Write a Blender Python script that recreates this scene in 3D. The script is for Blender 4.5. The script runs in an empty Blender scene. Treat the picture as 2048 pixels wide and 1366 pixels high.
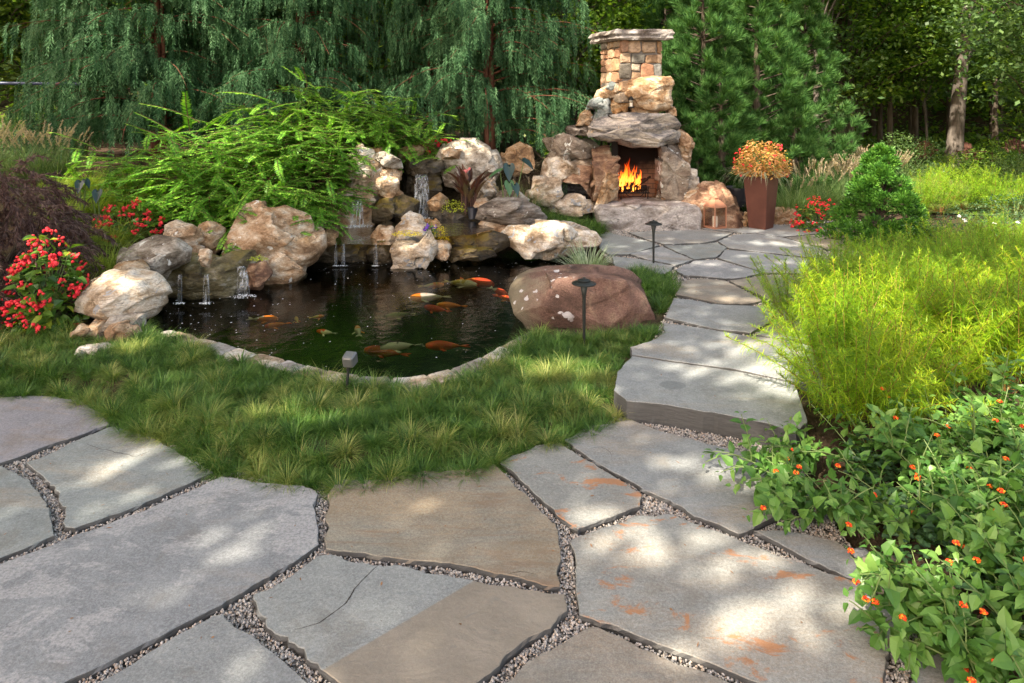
import bpy, math, random
import numpy as np
from mathutils import Vector
R = math.radians
SC = bpy.context.scene
COL = SC.collection
rng = np.random.default_rng(7)
random.seed(7)

# ------------------------------------------------------------------ camera, world, sun, exposure
F, CX, HY, H = 1365.0, 1024.0, 200.0, 2.3          # focal length, centre and horizon in photo pixels; eye height
cam = bpy.data.cameras.new("camera")
cam.sensor_width = 36; cam.lens = 24.0
cam.shift_y = -(683 - HY) / 2048.0
cam.clip_end = 600; cam.clip_start = 0.05
camo = bpy.data.objects.new("camera", cam); COL.objects.link(camo)
camo.location = (0, 0, H); camo.rotation_euler = (R(90), 0, 0)
SC.camera = camo
SUN = np.array([-0.44, -0.50, 0.75]); SUN /= np.linalg.norm(SUN)   # towards the sun
w = bpy.data.worlds.new("World"); SC.world = w; w.use_nodes = True
nt = w.node_tree
sky = nt.nodes.new("ShaderNodeTexSky"); sky.sky_type = 'NISHITA'; sky.sun_disc = False
sky.sun_elevation = math.asin(SUN[2]); sky.sun_rotation = math.atan2(SUN[0], SUN[1])
sky.air_density = 1.0; sky.dust_density = 2.0; sky.ozone_density = 1.0
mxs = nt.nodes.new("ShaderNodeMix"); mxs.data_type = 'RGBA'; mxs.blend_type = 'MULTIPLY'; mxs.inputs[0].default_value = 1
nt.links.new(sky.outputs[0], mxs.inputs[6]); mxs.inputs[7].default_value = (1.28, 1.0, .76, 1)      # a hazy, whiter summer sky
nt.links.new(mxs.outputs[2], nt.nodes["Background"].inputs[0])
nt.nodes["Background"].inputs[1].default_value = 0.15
sl = bpy.data.lights.new("sun", 'SUN'); sl.energy = 3.8; sl.angle = R(0.5); sl.color = (1.0, 0.89, 0.72)
so = bpy.data.objects.new("sun", sl); COL.objects.link(so)
so.rotation_euler = Vector(-SUN).to_track_quat('-Z', 'Y').to_euler(); so.location = (-8, -9, 14)
SC.view_settings.view_transform = 'Standard'; SC.view_settings.look = 'None'
SC.view_settings.gamma = 1; SC.view_settings.exposure = 2.07
SC.cycles.use_denoising = True
try:
    SC.cycles.denoiser = 'OPENIMAGEDENOISE'; SC.cycles.denoising_input_passes = 'RGB_ALBEDO_NORMAL'
    SC.cycles.denoising_prefilter = 'NONE'
except Exception: pass
SC.cycles.max_bounces = 6; SC.cycles.diffuse_bounces = 3; SC.cycles.glossy_bounces = 2
SC.cycles.transmission_bounces = 3; SC.cycles.transparent_max_bounces = 8
SC.cycles.caustics_reflective = False; SC.cycles.caustics_refractive = False
SC.cycles.sample_clamp_indirect = 4

# ------------------------------------------------------------------ pixel -> world
def P(px, py, z=0.0):                               # point of the level z seen at a photo pixel
    D = F * (H - z) / (py - HY)
    return np.array([(px - CX) * D / F, D, z])
def Q(px, py, D):                                   # point at depth D seen at a photo pixel
    return np.array([(px - CX) * D / F, D, H - (py - HY) * D / F])
def poly(pts, z): return np.array([P(x, y, z)[:2] for x, y in pts])
def inside(pts, pg):
    x, y = pts[:, 0], pts[:, 1]; r = np.zeros(len(pts), bool); n = len(pg); j = n - 1
    for i in range(n):
        xi, yi = pg[i]; xj, yj = pg[j]
        c = ((yi > y) != (yj > y)) & (x < (xj - xi) * (y - yi) / (yj - yi + 1e-12) + xi)
        r ^= c; j = i
    return r
def edge_dist(pts, pg):
    d = np.full(len(pts), 1e9); n = len(pg)
    for i in range(n):
        a = pg[i]; b = pg[(i + 1) % n]; ab = b - a
        t = np.clip(((pts - a) @ ab) / (ab @ ab + 1e-12), 0, 1)
        d = np.minimum(d, np.linalg.norm(pts - (a + t[:, None] * ab), axis=1))
    return d
def S(t): t = np.clip(t, 0, 1); return t * t * (3 - 2 * t)
def unit(v): return v / (np.linalg.norm(v, axis=-1, keepdims=True) + 1e-9)

# ------------------------------------------------------------------ noise
def _h(ix, iy, iz, s):
    n = (ix * 73856093) ^ (iy * 19349663) ^ (iz * 83492791) ^ (s * 2654435761)
    n = (n ^ (n >> 13)) * 1274126177
    n = n ^ (n >> 16)
    return (n & 0xffff) / 32767.5 - 1.0
def vn(p, s=0):
    p = np.asarray(p, float); i = np.floor(p).astype(np.int64); f = p - i; f = f * f * (3 - 2 * f)
    r = 0
    for dx in (0, 1):
        for dy in (0, 1):
            for dz in (0, 1):
                wgt = (f[:, 0] if dx else 1 - f[:, 0]) * (f[:, 1] if dy else 1 - f[:, 1]) * (f[:, 2] if dz else 1 - f[:, 2])
                r = r + wgt * _h(i[:, 0] + dx, i[:, 1] + dy, i[:, 2] + dz, s)
    return r
def fbm(p, o=4, s=0):
    r = 0; a = 1.0; p = np.asarray(p, float)
    for k in range(o): r = r + a * vn(p * 2 ** k, s + k * 17); a *= .5
    return r

# ------------------------------------------------------------------ mesh builder
class G:
    def __init__(s): s.v = []; s.f = {}; s.n = 0
    def add(s, V, *faces):
        V = np.asarray(V, float).reshape(-1, 3)
        for fa in faces:
            fa = np.asarray(fa, np.int64)
            if len(fa): s.f.setdefault(fa.shape[1], []).append(fa + s.n)
        s.v.append(V); s.n += len(V); return s
    def mesh(s, name, smooth=False):
        me = bpy.data.meshes.new(name)
        V = np.concatenate(s.v) if s.v else np.zeros((0, 3))
        loops = []; starts = []; tot = []; c = 0
        for k, l in s.f.items():
            a = np.concatenate(l); loops.append(a.ravel()); m = len(a)
            starts.append(c + np.arange(m) * k); tot.append(np.full(m, k)); c += m * k
        me.vertices.add(len(V)); me.vertices.foreach_set("co", V.astype(np.float32).ravel())
        if c:
            loops = np.concatenate(loops); starts = np.concatenate(starts); tot = np.concatenate(tot)
            me.loops.add(c); me.loops.foreach_set("vertex_index", loops.astype(np.int32))
            me.polygons.add(len(starts)); me.polygons.foreach_set("loop_start", starts.astype(np.int32))
            try: me.polygons.foreach_set("loop_total", tot.astype(np.int32))
            except Exception: pass
            me.polygons.foreach_set("use_smooth", np.full(len(starts), smooth))
        me.update(calc_edges=True); me.validate()
        return me
def tag(o, label=None, cat=None, group=None, kind=None):
    if label: o["label"] = label
    if cat: o["category"] = cat
    if group: o["group"] = group
    if kind: o["kind"] = kind
    return o
def part(name, g, mat, parent=None, loc=(0, 0, 0), smooth=False, label=None):
    me = g.mesh(name, smooth) if isinstance(g, G) else g
    o = bpy.data.objects.new(name, me); COL.objects.link(o)
    if mat and not len(me.materials): me.materials.append(mat)
    o.location = loc
    if parent: o.parent = parent
    if label: o["label"] = label
    return o
def solo(name, g, mat, label, cat, loc=None, group=None, kind=None, smooth=False):
    """one mesh object; vertices given in world space, the origin moved to loc"""
    if loc is not None and isinstance(g, G): g.v = [v - np.asarray(loc) for v in g.v]
    return tag(part(name, g, mat, None, loc if loc is not None else (0, 0, 0), smooth), label, cat, group, kind)
def thing(name, label, cat, loc=(0, 0, 0), group=None, rz=0.0):
    o = bpy.data.objects.new(name, None); COL.objects.link(o); o.location = loc; o.rotation_euler = (0, 0, rz)
    o.empty_display_size = .1
    return tag(o, label, cat, group)
def struct(name, g, mat, smooth=False, kind="structure"): return tag(part(name, g, mat, None, (0, 0, 0), smooth), kind=kind)
def dup(root, loc, rz=0.0, sc=1.0, label=None, group=None):
    r = root.copy(); COL.objects.link(r); r.location = loc; r.rotation_euler = (0, 0, rz)
    r.scale = (sc, sc, sc) if np.isscalar(sc) else sc
    if label: r["label"] = label
    if group: r["group"] = group
    for ch in list(root.children):
        c = ch.copy(); COL.objects.link(c); c.parent = r
        for gch in list(ch.children):
            d = gch.copy(); COL.objects.link(d); d.parent = c
    return r

# ------------------------------------------------------------------ shape makers
def box(g, c, s, rz=0.0, taper=1.0):
    x, y, z = np.array(s) / 2
    V = np.array([[sx * x * (taper if sz > 0 else 1), sy * y * (taper if sz > 0 else 1), sz * z] for sz in (-1, 1) for sy in (-1, 1) for sx in (-1, 1)])
    ca, sa = math.cos(rz), math.sin(rz)
    V = np.c_[V[:, 0] * ca - V[:, 1] * sa, V[:, 0] * sa + V[:, 1] * ca, V[:, 2]] + np.asarray(c)
    return g.add(V, [[0, 2, 3, 1], [4, 5, 7, 6], [0, 1, 5, 4], [2, 6, 7, 3], [0, 4, 6, 2], [1, 3, 7, 5]])
def frame(t):
    t = unit(np.asarray(t, float)); a = np.where(np.abs(t[..., 2:3]) > .95, [[1., 0, 0]], [[0, 0, 1.]])
    b = unit(np.cross(t, a)); return t, b, np.cross(b, t)
def tube(g, pts, rad, n=6, cap=True):
    pts = np.asarray(pts, float); m = len(pts); rad = np.broadcast_to(np.asarray(rad, float), (m,))
    t = np.gradient(pts, axis=0); t, b, c = frame(t)
    for i in range(1, m):                            # keep the frame from flipping
        b[i] = unit(b[i - 1] - t[i] * (b[i - 1] @ t[i])); c[i] = np.cross(b[i], t[i])
    a = np.arange(n) * 2 * math.pi / n
    V = pts[:, None] + rad[:, None, None] * (np.cos(a)[None, :, None] * b[:, None] + np.sin(a)[None, :, None] * c[:, None])
    i = np.arange(m - 1)[:, None] * n; j = np.arange(n)[None]; k = (j + 1) % n
    Fq = np.stack([i + j, i + k, i + n + k, i + n + j], -1).reshape(-1, 4)
    g.add(V, Fq)
    if cap:
        g.add(np.r_[V[-1], [pts[-1]]], [[q, (q + 1) % n, n] for q in range(n)])
        g.add(np.r_[V[0], [pts[0]]], [[(q + 1) % n, q, n] for q in range(n)])
    return g
def lathe(g, prof, c=(0, 0, 0), n=16):
    prof = np.asarray(prof, float); a = np.arange(n) * 2 * math.pi / n
    V = np.stack([prof[:, 0, None] * np.cos(a), prof[:, 0, None] * np.sin(a), np.repeat(prof[:, 1, None], n, 1)], -1) + np.asarray(c)
    i = np.arange(len(prof) - 1)[:, None] * n; j = np.arange(n)[None]; k = (j + 1) % n
    return g.add(V, np.stack([i + j, i + k, i + n + k, i + n + j], -1).reshape(-1, 4))
def rhomb(g, pos, d, nrm, L, W, mid=.45):
    """one four-cornered leaf per row"""
    pos = np.asarray(pos); d = unit(d); b = unit(np.cross(d, nrm)); n = len(pos)
    L = np.broadcast_to(L, (n,))[:, None]; W = np.broadcast_to(W, (n,))[:, None]
    V = np.stack([pos, pos + d * L * mid + b * W / 2, pos + d * L, pos + d * L * mid - b * W / 2], 1)
    i = np.arange(n)[:, None] * 4
    return g.add(V, i + np.arange(4)[None])
def ovate(g, pos, d, nrm, L, W, droop=.25, fold=.18):
    """a folded, drooping eight-point leaf per row"""
    pos = np.asarray(pos); d = unit(d); b = unit(np.cross(d, nrm)); u = np.cross(b, d); n = len(pos)
    L = np.broadcast_to(L, (n,))[:, None]; W = np.broadcast_to(W, (n,))[:, None]
    def pt(t, s, lift): return pos + d * L * t + b * W * s - u * L * (droop * t * t) + u * W * lift
    V = np.stack([pos, pt(.28, -.5, fold), pt(.3, 0, 0), pt(.28, .5, fold), pt(.66, -.36, fold * .8), pt(.66, 0, 0), pt(.66, .36, fold * .8), pt(1, 0, 0)], 1)
    i = np.arange(n)[:, None] * 8
    tri = np.concatenate([i + np.array(t)[None] for t in ([0, 2, 1], [0, 3, 2], [4, 5, 7], [5, 6, 7])])
    qd = np.concatenate([i + np.array(t)[None] for t in ([1, 2, 5, 4], [2, 3, 6, 5])])
    return g.add(V, tri, qd)
def blades(g, pos, az, L, W, lean, curl, seg=3):
    """arching grass blades: lean = starting angle from vertical, curl = further bend to the tip"""
    n = len(pos); L = np.broadcast_to(L, (n,)); W = np.broadcast_to(W, (n,))
    h = np.stack([np.cos(az), np.sin(az), 0 * az], -1); side = np.stack([-np.sin(az), np.cos(az), 0 * az], -1)
    p = np.array(pos, float); rows = []
    for k in range(seg + 1):
        wd = W * (1 - (k / seg) ** 1.6) * .5
        if k < seg: rows += [p - side * wd[:, None], p + side * wd[:, None]]
        else: rows += [p]
        a = lean + curl * (k + .5) / seg
        p = p + (h * np.sin(a)[:, None] + np.array([0, 0, 1.]) * np.cos(a)[:, None]) * (L / seg)[:, None]
    V = np.stack(rows, 1); i = np.arange(n)[:, None] * (2 * seg + 1)
    q = [i + np.array([2 * k, 2 * k + 1, 2 * k + 3, 2 * k + 2])[None] for k in range(seg - 1)]
    t = i + np.array([2 * seg - 2, 2 * seg - 1, 2 * seg])[None]
    return g.add(V, np.concatenate(q), t) if q else g.add(V, t)
_t = (1 + 5 ** .5) / 2
ICO_V = unit(np.array([[-1, _t, 0], [1, _t, 0], [-1, -_t, 0], [1, -_t, 0], [0, -1, _t], [0, 1, _t], [0, -1, -_t], [0, 1, -_t], [_t, 0, -1], [_t, 0, 1], [-_t, 0, -1], [-_t, 0, 1]]))
ICO_F = np.array([[0, 11, 5], [0, 5, 1], [0, 1, 7], [0, 7, 10], [0, 10, 11], [1, 5, 9], [5, 11, 4], [11, 10, 2], [10, 7, 6], [7, 1, 8], [3, 9, 4], [3, 4, 2], [3, 2, 6], [3, 6, 8], [3, 8, 9], [4, 9, 5], [2, 4, 11], [6, 2, 10], [8, 6, 7], [9, 8, 1]])
def rand_unit(n): return unit(rng.normal(size=(n, 3)))
def pebbles(g, pos, rad, flat=.6):
    n = len(pos); rad = np.broadcast_to(rad, (n,))
    t = rand_unit(n); b = unit(np.cross(t, rand_unit(n))); c = np.cross(t, b)
    sc = np.stack([rad * rng.uniform(.9, 1.45, n), rad * rng.uniform(.7, 1.1, n), rad * rng.uniform(.55, .9, n)], -1)
    jit = 1 + rng.uniform(-.18, .18, (n, 12, 1))
    L = ICO_V[None] * jit * sc[:, None]
    V = pos[:, None] + L[..., 0:1] * t[:, None] + L[..., 1:2] * b[:, None] + L[..., 2:3] * c[:, None]
    return g.add(V, (np.arange(n)[:, None, None] * 12 + ICO_F[None]).reshape(-1, 3))

# ------------------------------------------------------------------ rocks
def resample(pg, n):
    pg = np.asarray(pg, float); q = np.r_[pg, pg[:1]]; s = np.r_[0, np.cumsum(np.linalg.norm(np.diff(q, axis=0), axis=1))]
    t = np.linspace(0, s[-1], n, endpoint=False)
    return np.c_[np.interp(t, s, q[:, 0]), np.interp(t, s, q[:, 1])]
def rock_mesh(g, pxs, D, depth, seed=0, n=132, m=58, e=.30, rough=.028, strata=0.007, cuts=9, tilt=0.0, back=.0, fine=1.0, frac=.075, cells=13, flat=1.7):
    """a solid stone whose widest section, at distance D, has the given outline; depth is its thickness front to back"""
    r = np.random.default_rng(seed + 100)
    O = np.array([Q(x, y, D) for x, y in pxs])[:, [0, 2]]
    O = resample(O, n)
    c = (O.max(0) + O.min(0)) / 2
    size = (O.max(0) - O.min(0)).max()
    ph = np.linspace(-.5 * math.pi, .5 * math.pi, m)
    cr = np.abs(np.cos(ph)) ** e; sy = np.sign(np.sin(ph)) * np.abs(np.sin(ph)) ** e
    V = np.zeros((m, n, 3))
    V[..., 0] = c[0] + (O[None, :, 0] - c[0]) * cr[:, None]
    V[..., 2] = c[1] + (O[None, :, 1] - c[1]) * cr[:, None]
    V[..., 1] = D + sy[:, None] * depth / 2 + tilt * (V[..., 2] - c[1])
    V = V.reshape(-1, 3); C = np.array([c[0], D, c[1]])
    d = V - C
    half = np.array([(O[:, 0].max() - O[:, 0].min()) / 2, depth / 2, (O[:, 1].max() - O[:, 1].min()) / 2])
    for k in range(int(cuts * 1.7)):                 # broken flat faces
        nn = r.normal(size=3); nn[1] = -abs(nn[1]) - .9
        if k % 3 == 2: nn[2] = abs(nn[2]) + .8
        nn /= np.linalg.norm(nn)
        sup = np.abs(half * nn).sum() ; lim = r.uniform(.40, .68) * sup * .80
        over = np.maximum(d @ nn - lim, 0); d -= over[:, None] * nn * .98
    if frac:                                         # fracture: tilted facets that break along sharp edges
        sd = r.uniform(-1, 1, (cells, 3)) * half; off = r.uniform(-1, 1, cells) * frac * size * .45; gr = r.normal(size=(cells, 3)) * .30 * min(1, frac / .05)
        ws = np.array([1, 1, flat]); dq = d + size * .035 * np.stack([vn(d / size * 6 + 3.7 * q + seed, seed + q) for q in range(3)], -1)
        k = np.argmin((((dq[:, None] - sd[None]) * ws) ** 2).sum(-1), 1)
        dd = np.clip(off[k] + ((d - sd[k]) * gr[k]).sum(1), -frac * size, frac * size * .55); d = d + unit(d) * dd[:, None]
    dn = unit(d)
    sp = d / size
    k1 = fbm(sp * 2.6 + seed * 3.1, 2, seed) * .35
    ridg = 1 - np.abs(vn(sp * 3.4 + .25 * vn(sp * 6, seed)[:, None] + seed, seed + 5)) * 3.2
    k2 = fbm(sp * 9 + seed, 5, seed + 9) * .34 * fine
    disp = (k1 + k2 - 1.3 * np.maximum(ridg - .6, 0) * fine) * rough * size
    if strata:
        zz = (d[:, 2] + .12 * d[:, 0] * math.sin(seed)) / size + .06 * vn(sp * 3, seed + 3)
        lay = vn(np.c_[zz * 16, sp[:, 0] * 1.2, sp[:, 1] * 1.2 + seed], seed + 4)
        crack = np.maximum(0, .18 - np.abs(vn(np.c_[zz * 7, sp[:, 0] * .9, sp[:, 1] * .9 + seed], seed + 6))) / .18
        disp = disp + strata * size * (lay * .5 - crack * .8)
    V = C + d + dn * disp[:, None]
    i = np.arange(m - 1)[:, None] * n; j = np.arange(n)[None]; kk = (j + 1) % n
    g.add(V, np.stack([i + j, i + kk, i + n + kk, i + n + j], -1).reshape(-1, 4))
    return C, half
def rock(pxs, D, depth, mat, label, seed, cat="boulder", name="boulder", group=None, parent=None, **kw):
    g = G(); C, half = rock_mesh(g, pxs, D, depth, seed, **kw)
    base = C - [0, 0, half[2]]
    if parent is not None:
        g.v = [v - np.array(parent.location) for v in g.v]
        return part(name, g, mat, parent, smooth=True, label=label)
    return solo(name, g, mat, label, cat, base, group, smooth=True)

# ------------------------------------------------------------------ materials
class NT:
    def __init__(s, name):
        s.m = bpy.data.materials.new(name); s.m.use_nodes = True; s.t = s.m.node_tree; s.t.nodes.clear()
        s.out = s.n("OutputMaterial")
    def n(s, kind, **kw):
        x = s.t.nodes.new("ShaderNode" + kind)
        for k, v in kw.items(): setattr(x, k, v)
        return x
    def put(s, sock, v):
        if isinstance(v, bpy.types.NodeSocket): s.t.links.new(v, sock)
        elif v is not None:
            if sock.type == 'RGBA' and not np.isscalar(v) and len(v) == 3: v = (*v, 1)
            sock.default_value = v
    def coord(s, kind="Object", scale=(1, 1, 1), seed=True):
        tc = s.n("TexCoord").outputs[kind]
        mp = s.n("Mapping"); s.put(mp.inputs["Vector"], tc); mp.inputs["Scale"].default_value = scale
        if seed:
            oi = s.n("ObjectInfo").outputs["Random"]; c = s.n("CombineXYZ")
            mu = s.math('MULTIPLY', oi, 37.0); s.put(c.inputs[0], mu); s.put(c.inputs[1], mu); s.put(mp.inputs["Location"], c.outputs[0])
        return mp.outputs[0]
    def noise(s, vec, scale, detail=4, rough=.55, dist=0.0):
        x = s.n("TexNoise"); s.put(x.inputs["Vector"], vec); x.inputs["Scale"].default_value = scale
        x.inputs["Detail"].default_value = detail; x.inputs["Roughness"].default_value = rough; x.inputs["Distortion"].default_value = dist
        return x.outputs["Fac"]
    def vor(s, vec, scale, feature='F1', out="Distance"):
        x = s.n("TexVoronoi", feature=feature); s.put(x.inputs["Vector"], vec); x.inputs["Scale"].default_value = scale
        return x.outputs[out]
    def math(s, op, a, b=None, clamp=False):
        x = s.n("Math", operation=op, use_clamp=clamp); s.put(x.inputs[0], a)
        if b is not None: s.put(x.inputs[1], b)
        return x.outputs[0]
    def ramp(s, fac, lo, hi):                        # fac from lo..hi to 0..1
        x = s.n("MapRange"); x.interpolation_type = 'SMOOTHSTEP'; s.put(x.inputs[0], fac); x.inputs[1].default_value = lo; x.inputs[2].default_value = hi
        return x.outputs[0]
    def mix(s, fac, a, b, blend='MIX'):
        x = s.n("Mix", data_type='RGBA', blend_type=blend); s.put(x.inputs[0], fac); s.put(x.inputs[6], a); s.put(x.inputs[7], b)
        return x.outputs[2]
    def stops(s, fac, cols):
        x = s.n("ValToRGB"); e = x.color_ramp.elements
        while len(e) < len(cols): e.new(.5)
        for k, (p, c) in enumerate(cols): e[k].position = p; e[k].color = (*c, 1)
        s.put(x.inputs[0], fac); return x.outputs[0]
    def bump(s, h, strength=.4, dist=.02, normal=None):
        x = s.n("Bump"); s.put(x.inputs["Height"], h); x.inputs["Strength"].default_value = strength; x.inputs["Distance"].default_value = dist
        if normal is not None: s.put(x.inputs["Normal"], normal)
        return x.outputs[0]
    def bsdf(s, col, rough=.7, normal=None, spec=.3, metal=0.0, **kw):
        x = s.n("BsdfPrincipled"); s.put(x.inputs["Base Color"], col); s.put(x.inputs["Roughness"], rough)
        x.inputs["Specular IOR Level"].default_value = spec; x.inputs["Metallic"].default_value = metal
        if normal is not None: s.put(x.inputs["Normal"], normal)
        return x.outputs[0]
    def done(s, sh): s.put(s.out.inputs[0], sh); return s.m
def island(s): return s.n("NewGeometry").outputs["Random Per Island"]

def leaf_mat(name, cols, trans=.35, rough=.45, spec=.3, tcol=None, clump=1.5):
    """cols = colours from darkest to brightest leaf, picked leaf by leaf and drifting over the plant"""
    s = NT(name); r = island(s)
    c = s.noise(s.coord("Object"), clump, 2)
    f = s.math('ADD', s.math('MULTIPLY', r, .62), s.math('MULTIPLY', s.math('SUBTRACT', c, .3), .95), True)
    col = s.stops(f, [(k / max(1, len(cols) - 1), cc) for k, cc in enumerate(cols)])
    p = s.bsdf(col, rough, None, spec)
    t = s.n("BsdfTranslucent"); s.put(t.inputs[0], s.mix(.75, col, tcol, 'MULTIPLY') if tcol else s.mix(1.0, col, (1.35, 1.4, .55), 'MULTIPLY'))
    m = s.n("MixShader"); m.inputs[0].default_value = trans; s.put(m.inputs[1], p); s.put(m.inputs[2], t.outputs[0])
    return s.done(m.outputs[0])
def plain(name, col, rough=.6, spec=.3, metal=0.0, var=.15, scale=8, bump=0.0):
    s = NT(name); v = s.coord("Object"); nz = s.noise(v, scale, 5)
    c = s.mix(nz, tuple(x * (1 - var) for x in col), tuple(min(1, x * (1 + var)) for x in col))
    nrm = s.bump(s.noise(v, scale * 6, 4), bump, .01) if bump else None
    return s.done(s.bsdf(c, rough, nrm, spec, metal))
def bark_mat(name, a, b, scale=6):
    s = NT(name); v = s.coord("Object", (1, 1, .18)); nz = s.noise(v, scale, 6, .65, .4)
    c = s.stops(nz, [(.3, a), (.7, b)])
    return s.done(s.bsdf(c, .9, s.bump(nz, .9, .05), .1))
def stone_mat(name, cols, spots=None, wet=0.0, moss=None, scale=1.0, layer=(1, 1, 1.6), cracks=.5):
    """cols: four colours; spots: (colour, threshold) pale lichen; moss: (colour, amount) on upward faces"""
    s = NT(name); v = s.coord("Object", layer)
    big = s.noise(v, 2.2 * scale, 5, .6, .6); med = s.noise(v, 7 * scale, 6, .68, .3); fine = s.noise(v, 38 * scale, 5, .7)
    f = s.math('ADD', s.math('MULTIPLY', big, .7), s.math('MULTIPLY', med, .5))
    n = len(cols); col = s.stops(s.ramp(f, .43, .77), [(k / (n - 1), c) for k, c in enumerate(cols)])
    col = s.mix(s.ramp(fine, .3, .75), s.mix(1, col, (.62, .6, .58), 'MULTIPLY'), col)
    v2 = s.coord("Object", (1, 1, 2.6)); cr = s.vor(s.n("Mapping").outputs[0], 1) if False else None
    ck = s.noise(v2, 3.1 * scale, 3, .5, 1.2)
    crack = s.math('SUBTRACT', 1.0, s.ramp(s.math('ABSOLUTE', s.math('SUBTRACT', ck, .5)), .0, .022))
    crack = s.math('MULTIPLY', crack, s.math('MULTIPLY', s.ramp(med, .4, .6), cracks))
    col = s.mix(crack, col, tuple(x * .22 for x in cols[0]))
    if spots:
        sp = s.noise(s.coord("Object"), 6.5 * scale, 3, .6, .5)
        m = s.ramp(sp, spots[1], spots[1] + .03); col = s.mix(m, col, spots[0])
    geo = s.n("NewGeometry").outputs["Normal"]; sep = s.n("SeparateXYZ"); s.put(sep.inputs[0], geo)
    if moss:
        mm = s.math('MULTIPLY', s.ramp(sep.outputs[2], .2, .8), s.ramp(s.noise(s.coord("Object"), 3.5 * scale, 5, .6), .62 - moss[1] * .35, .72 - moss[1] * .35))
        col = s.mix(mm, col, moss[0])
    hgt = s.math('ADD', s.math('MULTIPLY', med, .8), s.math('ADD', s.math('MULTIPLY', fine, .35), s.math('MULTIPLY', crack, -.7)))
    nrm = s.bump(hgt, .75, .035 / scale)
    ro = s.math('SUBTRACT', .88, s.math('MULTIPLY', s.ramp(med, .3, .7), wet * .75)) if wet else .88
    return s.done(s.bsdf(col, ro, nrm, .25 + wet * .35))
def slab_mat(name, base, warm, pale, w_amt=.4, p_amt=.0, rust=0.0, band=None, scale=1.0, split=None, spot=None):
    """split bluestone: base grey, warm tan bands, pale mineral bloom, rust flecks, ripple texture"""
    s = NT(name); v = s.coord("Object", (1, 1, 1)); vb = s.coord("Object", (.55, 1.5, 1))
    big = s.noise(vb, 1.1 * scale, 4, .55, 1.0); med = s.noise(v, 5 * scale, 6, .62); fine = s.noise(v, 60, 5, .72)
    stria = s.noise(s.coord("Object", (1.2, 9, 1)), 3.0, 4, .6, .5)
    col = s.mix(s.ramp(s.math('ADD', s.math('MULTIPLY', big, .8), s.math('MULTIPLY', stria, .2)), .62 - w_amt * .3, .78 - w_amt * .3), base, warm)
    col = s.mix(s.ramp(med, .35, .7), s.mix(1, col, (.76, .76, .77), 'MULTIPLY'), col)
    col = s.mix(s.math('MULTIPLY', s.ramp(fine, .40, .62), .5), col, tuple(min(1, x * 1.35) for x in base))
    flk = s.noise(s.coord("Object", (1, 2.2, 1)), 9, 7, .75, .6)
    col = s.mix(s.math('MULTIPLY', s.ramp(flk, .56, .66), .35), col, tuple(min(1, x * 1.55) for x in base))
    spk = s.vor(v, 26); col = s.mix(s.math('MULTIPLY', s.math('SUBTRACT', 1.0, s.ramp(spk, .05, .11)), s.ramp(med, .5, .62)), col, tuple(x * .45 for x in warm))
    gr = s.noise(v, 170, 3, .8); col = s.mix(s.ramp(gr, .36, .64), s.mix(1, col, (.80, .80, .81), 'MULTIPLY'), s.mix(1, col, (1.16, 1.15, 1.13), 'MULTIPLY'))
    # faint mottle of clouding, dirt specks
    dirt = s.noise(v, 2.3, 6, .7, .8); col = s.mix(s.math('MULTIPLY', s.ramp(dirt, .5, .72), .5), col, tuple(x * .6 for x in warm))
    if band:
        b = s.noise(s.coord("Object", (.5, 4.2, 1)), 1.5, 5, .6, 1.6)
        col = s.mix(s.math('MULTIPLY', s.ramp(b, .5, .68), .75), col, band)
    if p_amt:
        pz = s.noise(s.coord("Object", (.9, 1.5, 1)), 2.6, 8, .72, .35); pb = s.noise(v, .9, 2)
        m = s.ramp(s.math('ADD', s.math('MULTIPLY', pz, .65), s.math('MULTIPLY', pb, .45)), .70 - p_amt * .22, .735 - p_amt * .22)
        col = s.mix(s.math('MULTIPLY', s.math('MULTIPLY', m, s.ramp(fine, .3, .6)), .55), col, pale)
    if rust:
        rz = s.noise(s.coord("Object", (1, 1.7, 1)), 4.2, 6, .7, .5); rb = s.noise(v, 1.4, 2)
        m = s.ramp(s.math('ADD', s.math('MULTIPLY', rz, .7), s.math('MULTIPLY', rb, .4)), .725 - rust * .135, .785 - rust * .135)
        col = s.mix(s.math('MULTIPLY', m, .75), col, (.36, .15, .05))
    if split or spot:                                # a tan half beyond a straight line; a round darker patch
        xy = s.n("SeparateXYZ"); s.put(xy.inputs[0], s.n("TexCoord").outputs["Object"]); X, Y = xy.outputs[0], xy.outputs[1]
        if split:
            lin = s.math('ADD', s.math('ADD', s.math('MULTIPLY', X, split[0]), s.math('MULTIPLY', Y, split[1])), s.math('MULTIPLY', s.math('SUBTRACT', fine, .5), .02))
            col = s.mix(s.math('MULTIPLY', s.ramp(lin, split[2] - .006, split[2] + .006), .75), col, s.mix(med, (.15, .12, .085), (.30, .25, .19)))
        if spot:
            d2 = s.math('ADD', s.math('POWER', s.math('DIVIDE', s.math('SUBTRACT', X, spot[0]), spot[2]), 2.0), s.math('POWER', s.math('DIVIDE', s.math('SUBTRACT', Y, spot[1]), spot[3]), 2.0))
            col = s.mix(s.math('MULTIPLY', s.math('SUBTRACT', 1.0, s.ramp(d2, .9, 1.1)), .6), col, (.135, .15, .155))
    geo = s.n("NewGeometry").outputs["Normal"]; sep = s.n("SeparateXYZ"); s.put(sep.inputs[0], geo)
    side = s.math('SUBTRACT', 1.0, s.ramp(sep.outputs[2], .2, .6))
    col = s.mix(side, col, s.mix(s.noise(s.coord("Object", (1, 1, 8)), 9, 4), (.04, .04, .039), (.115, .115, .112)))
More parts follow.
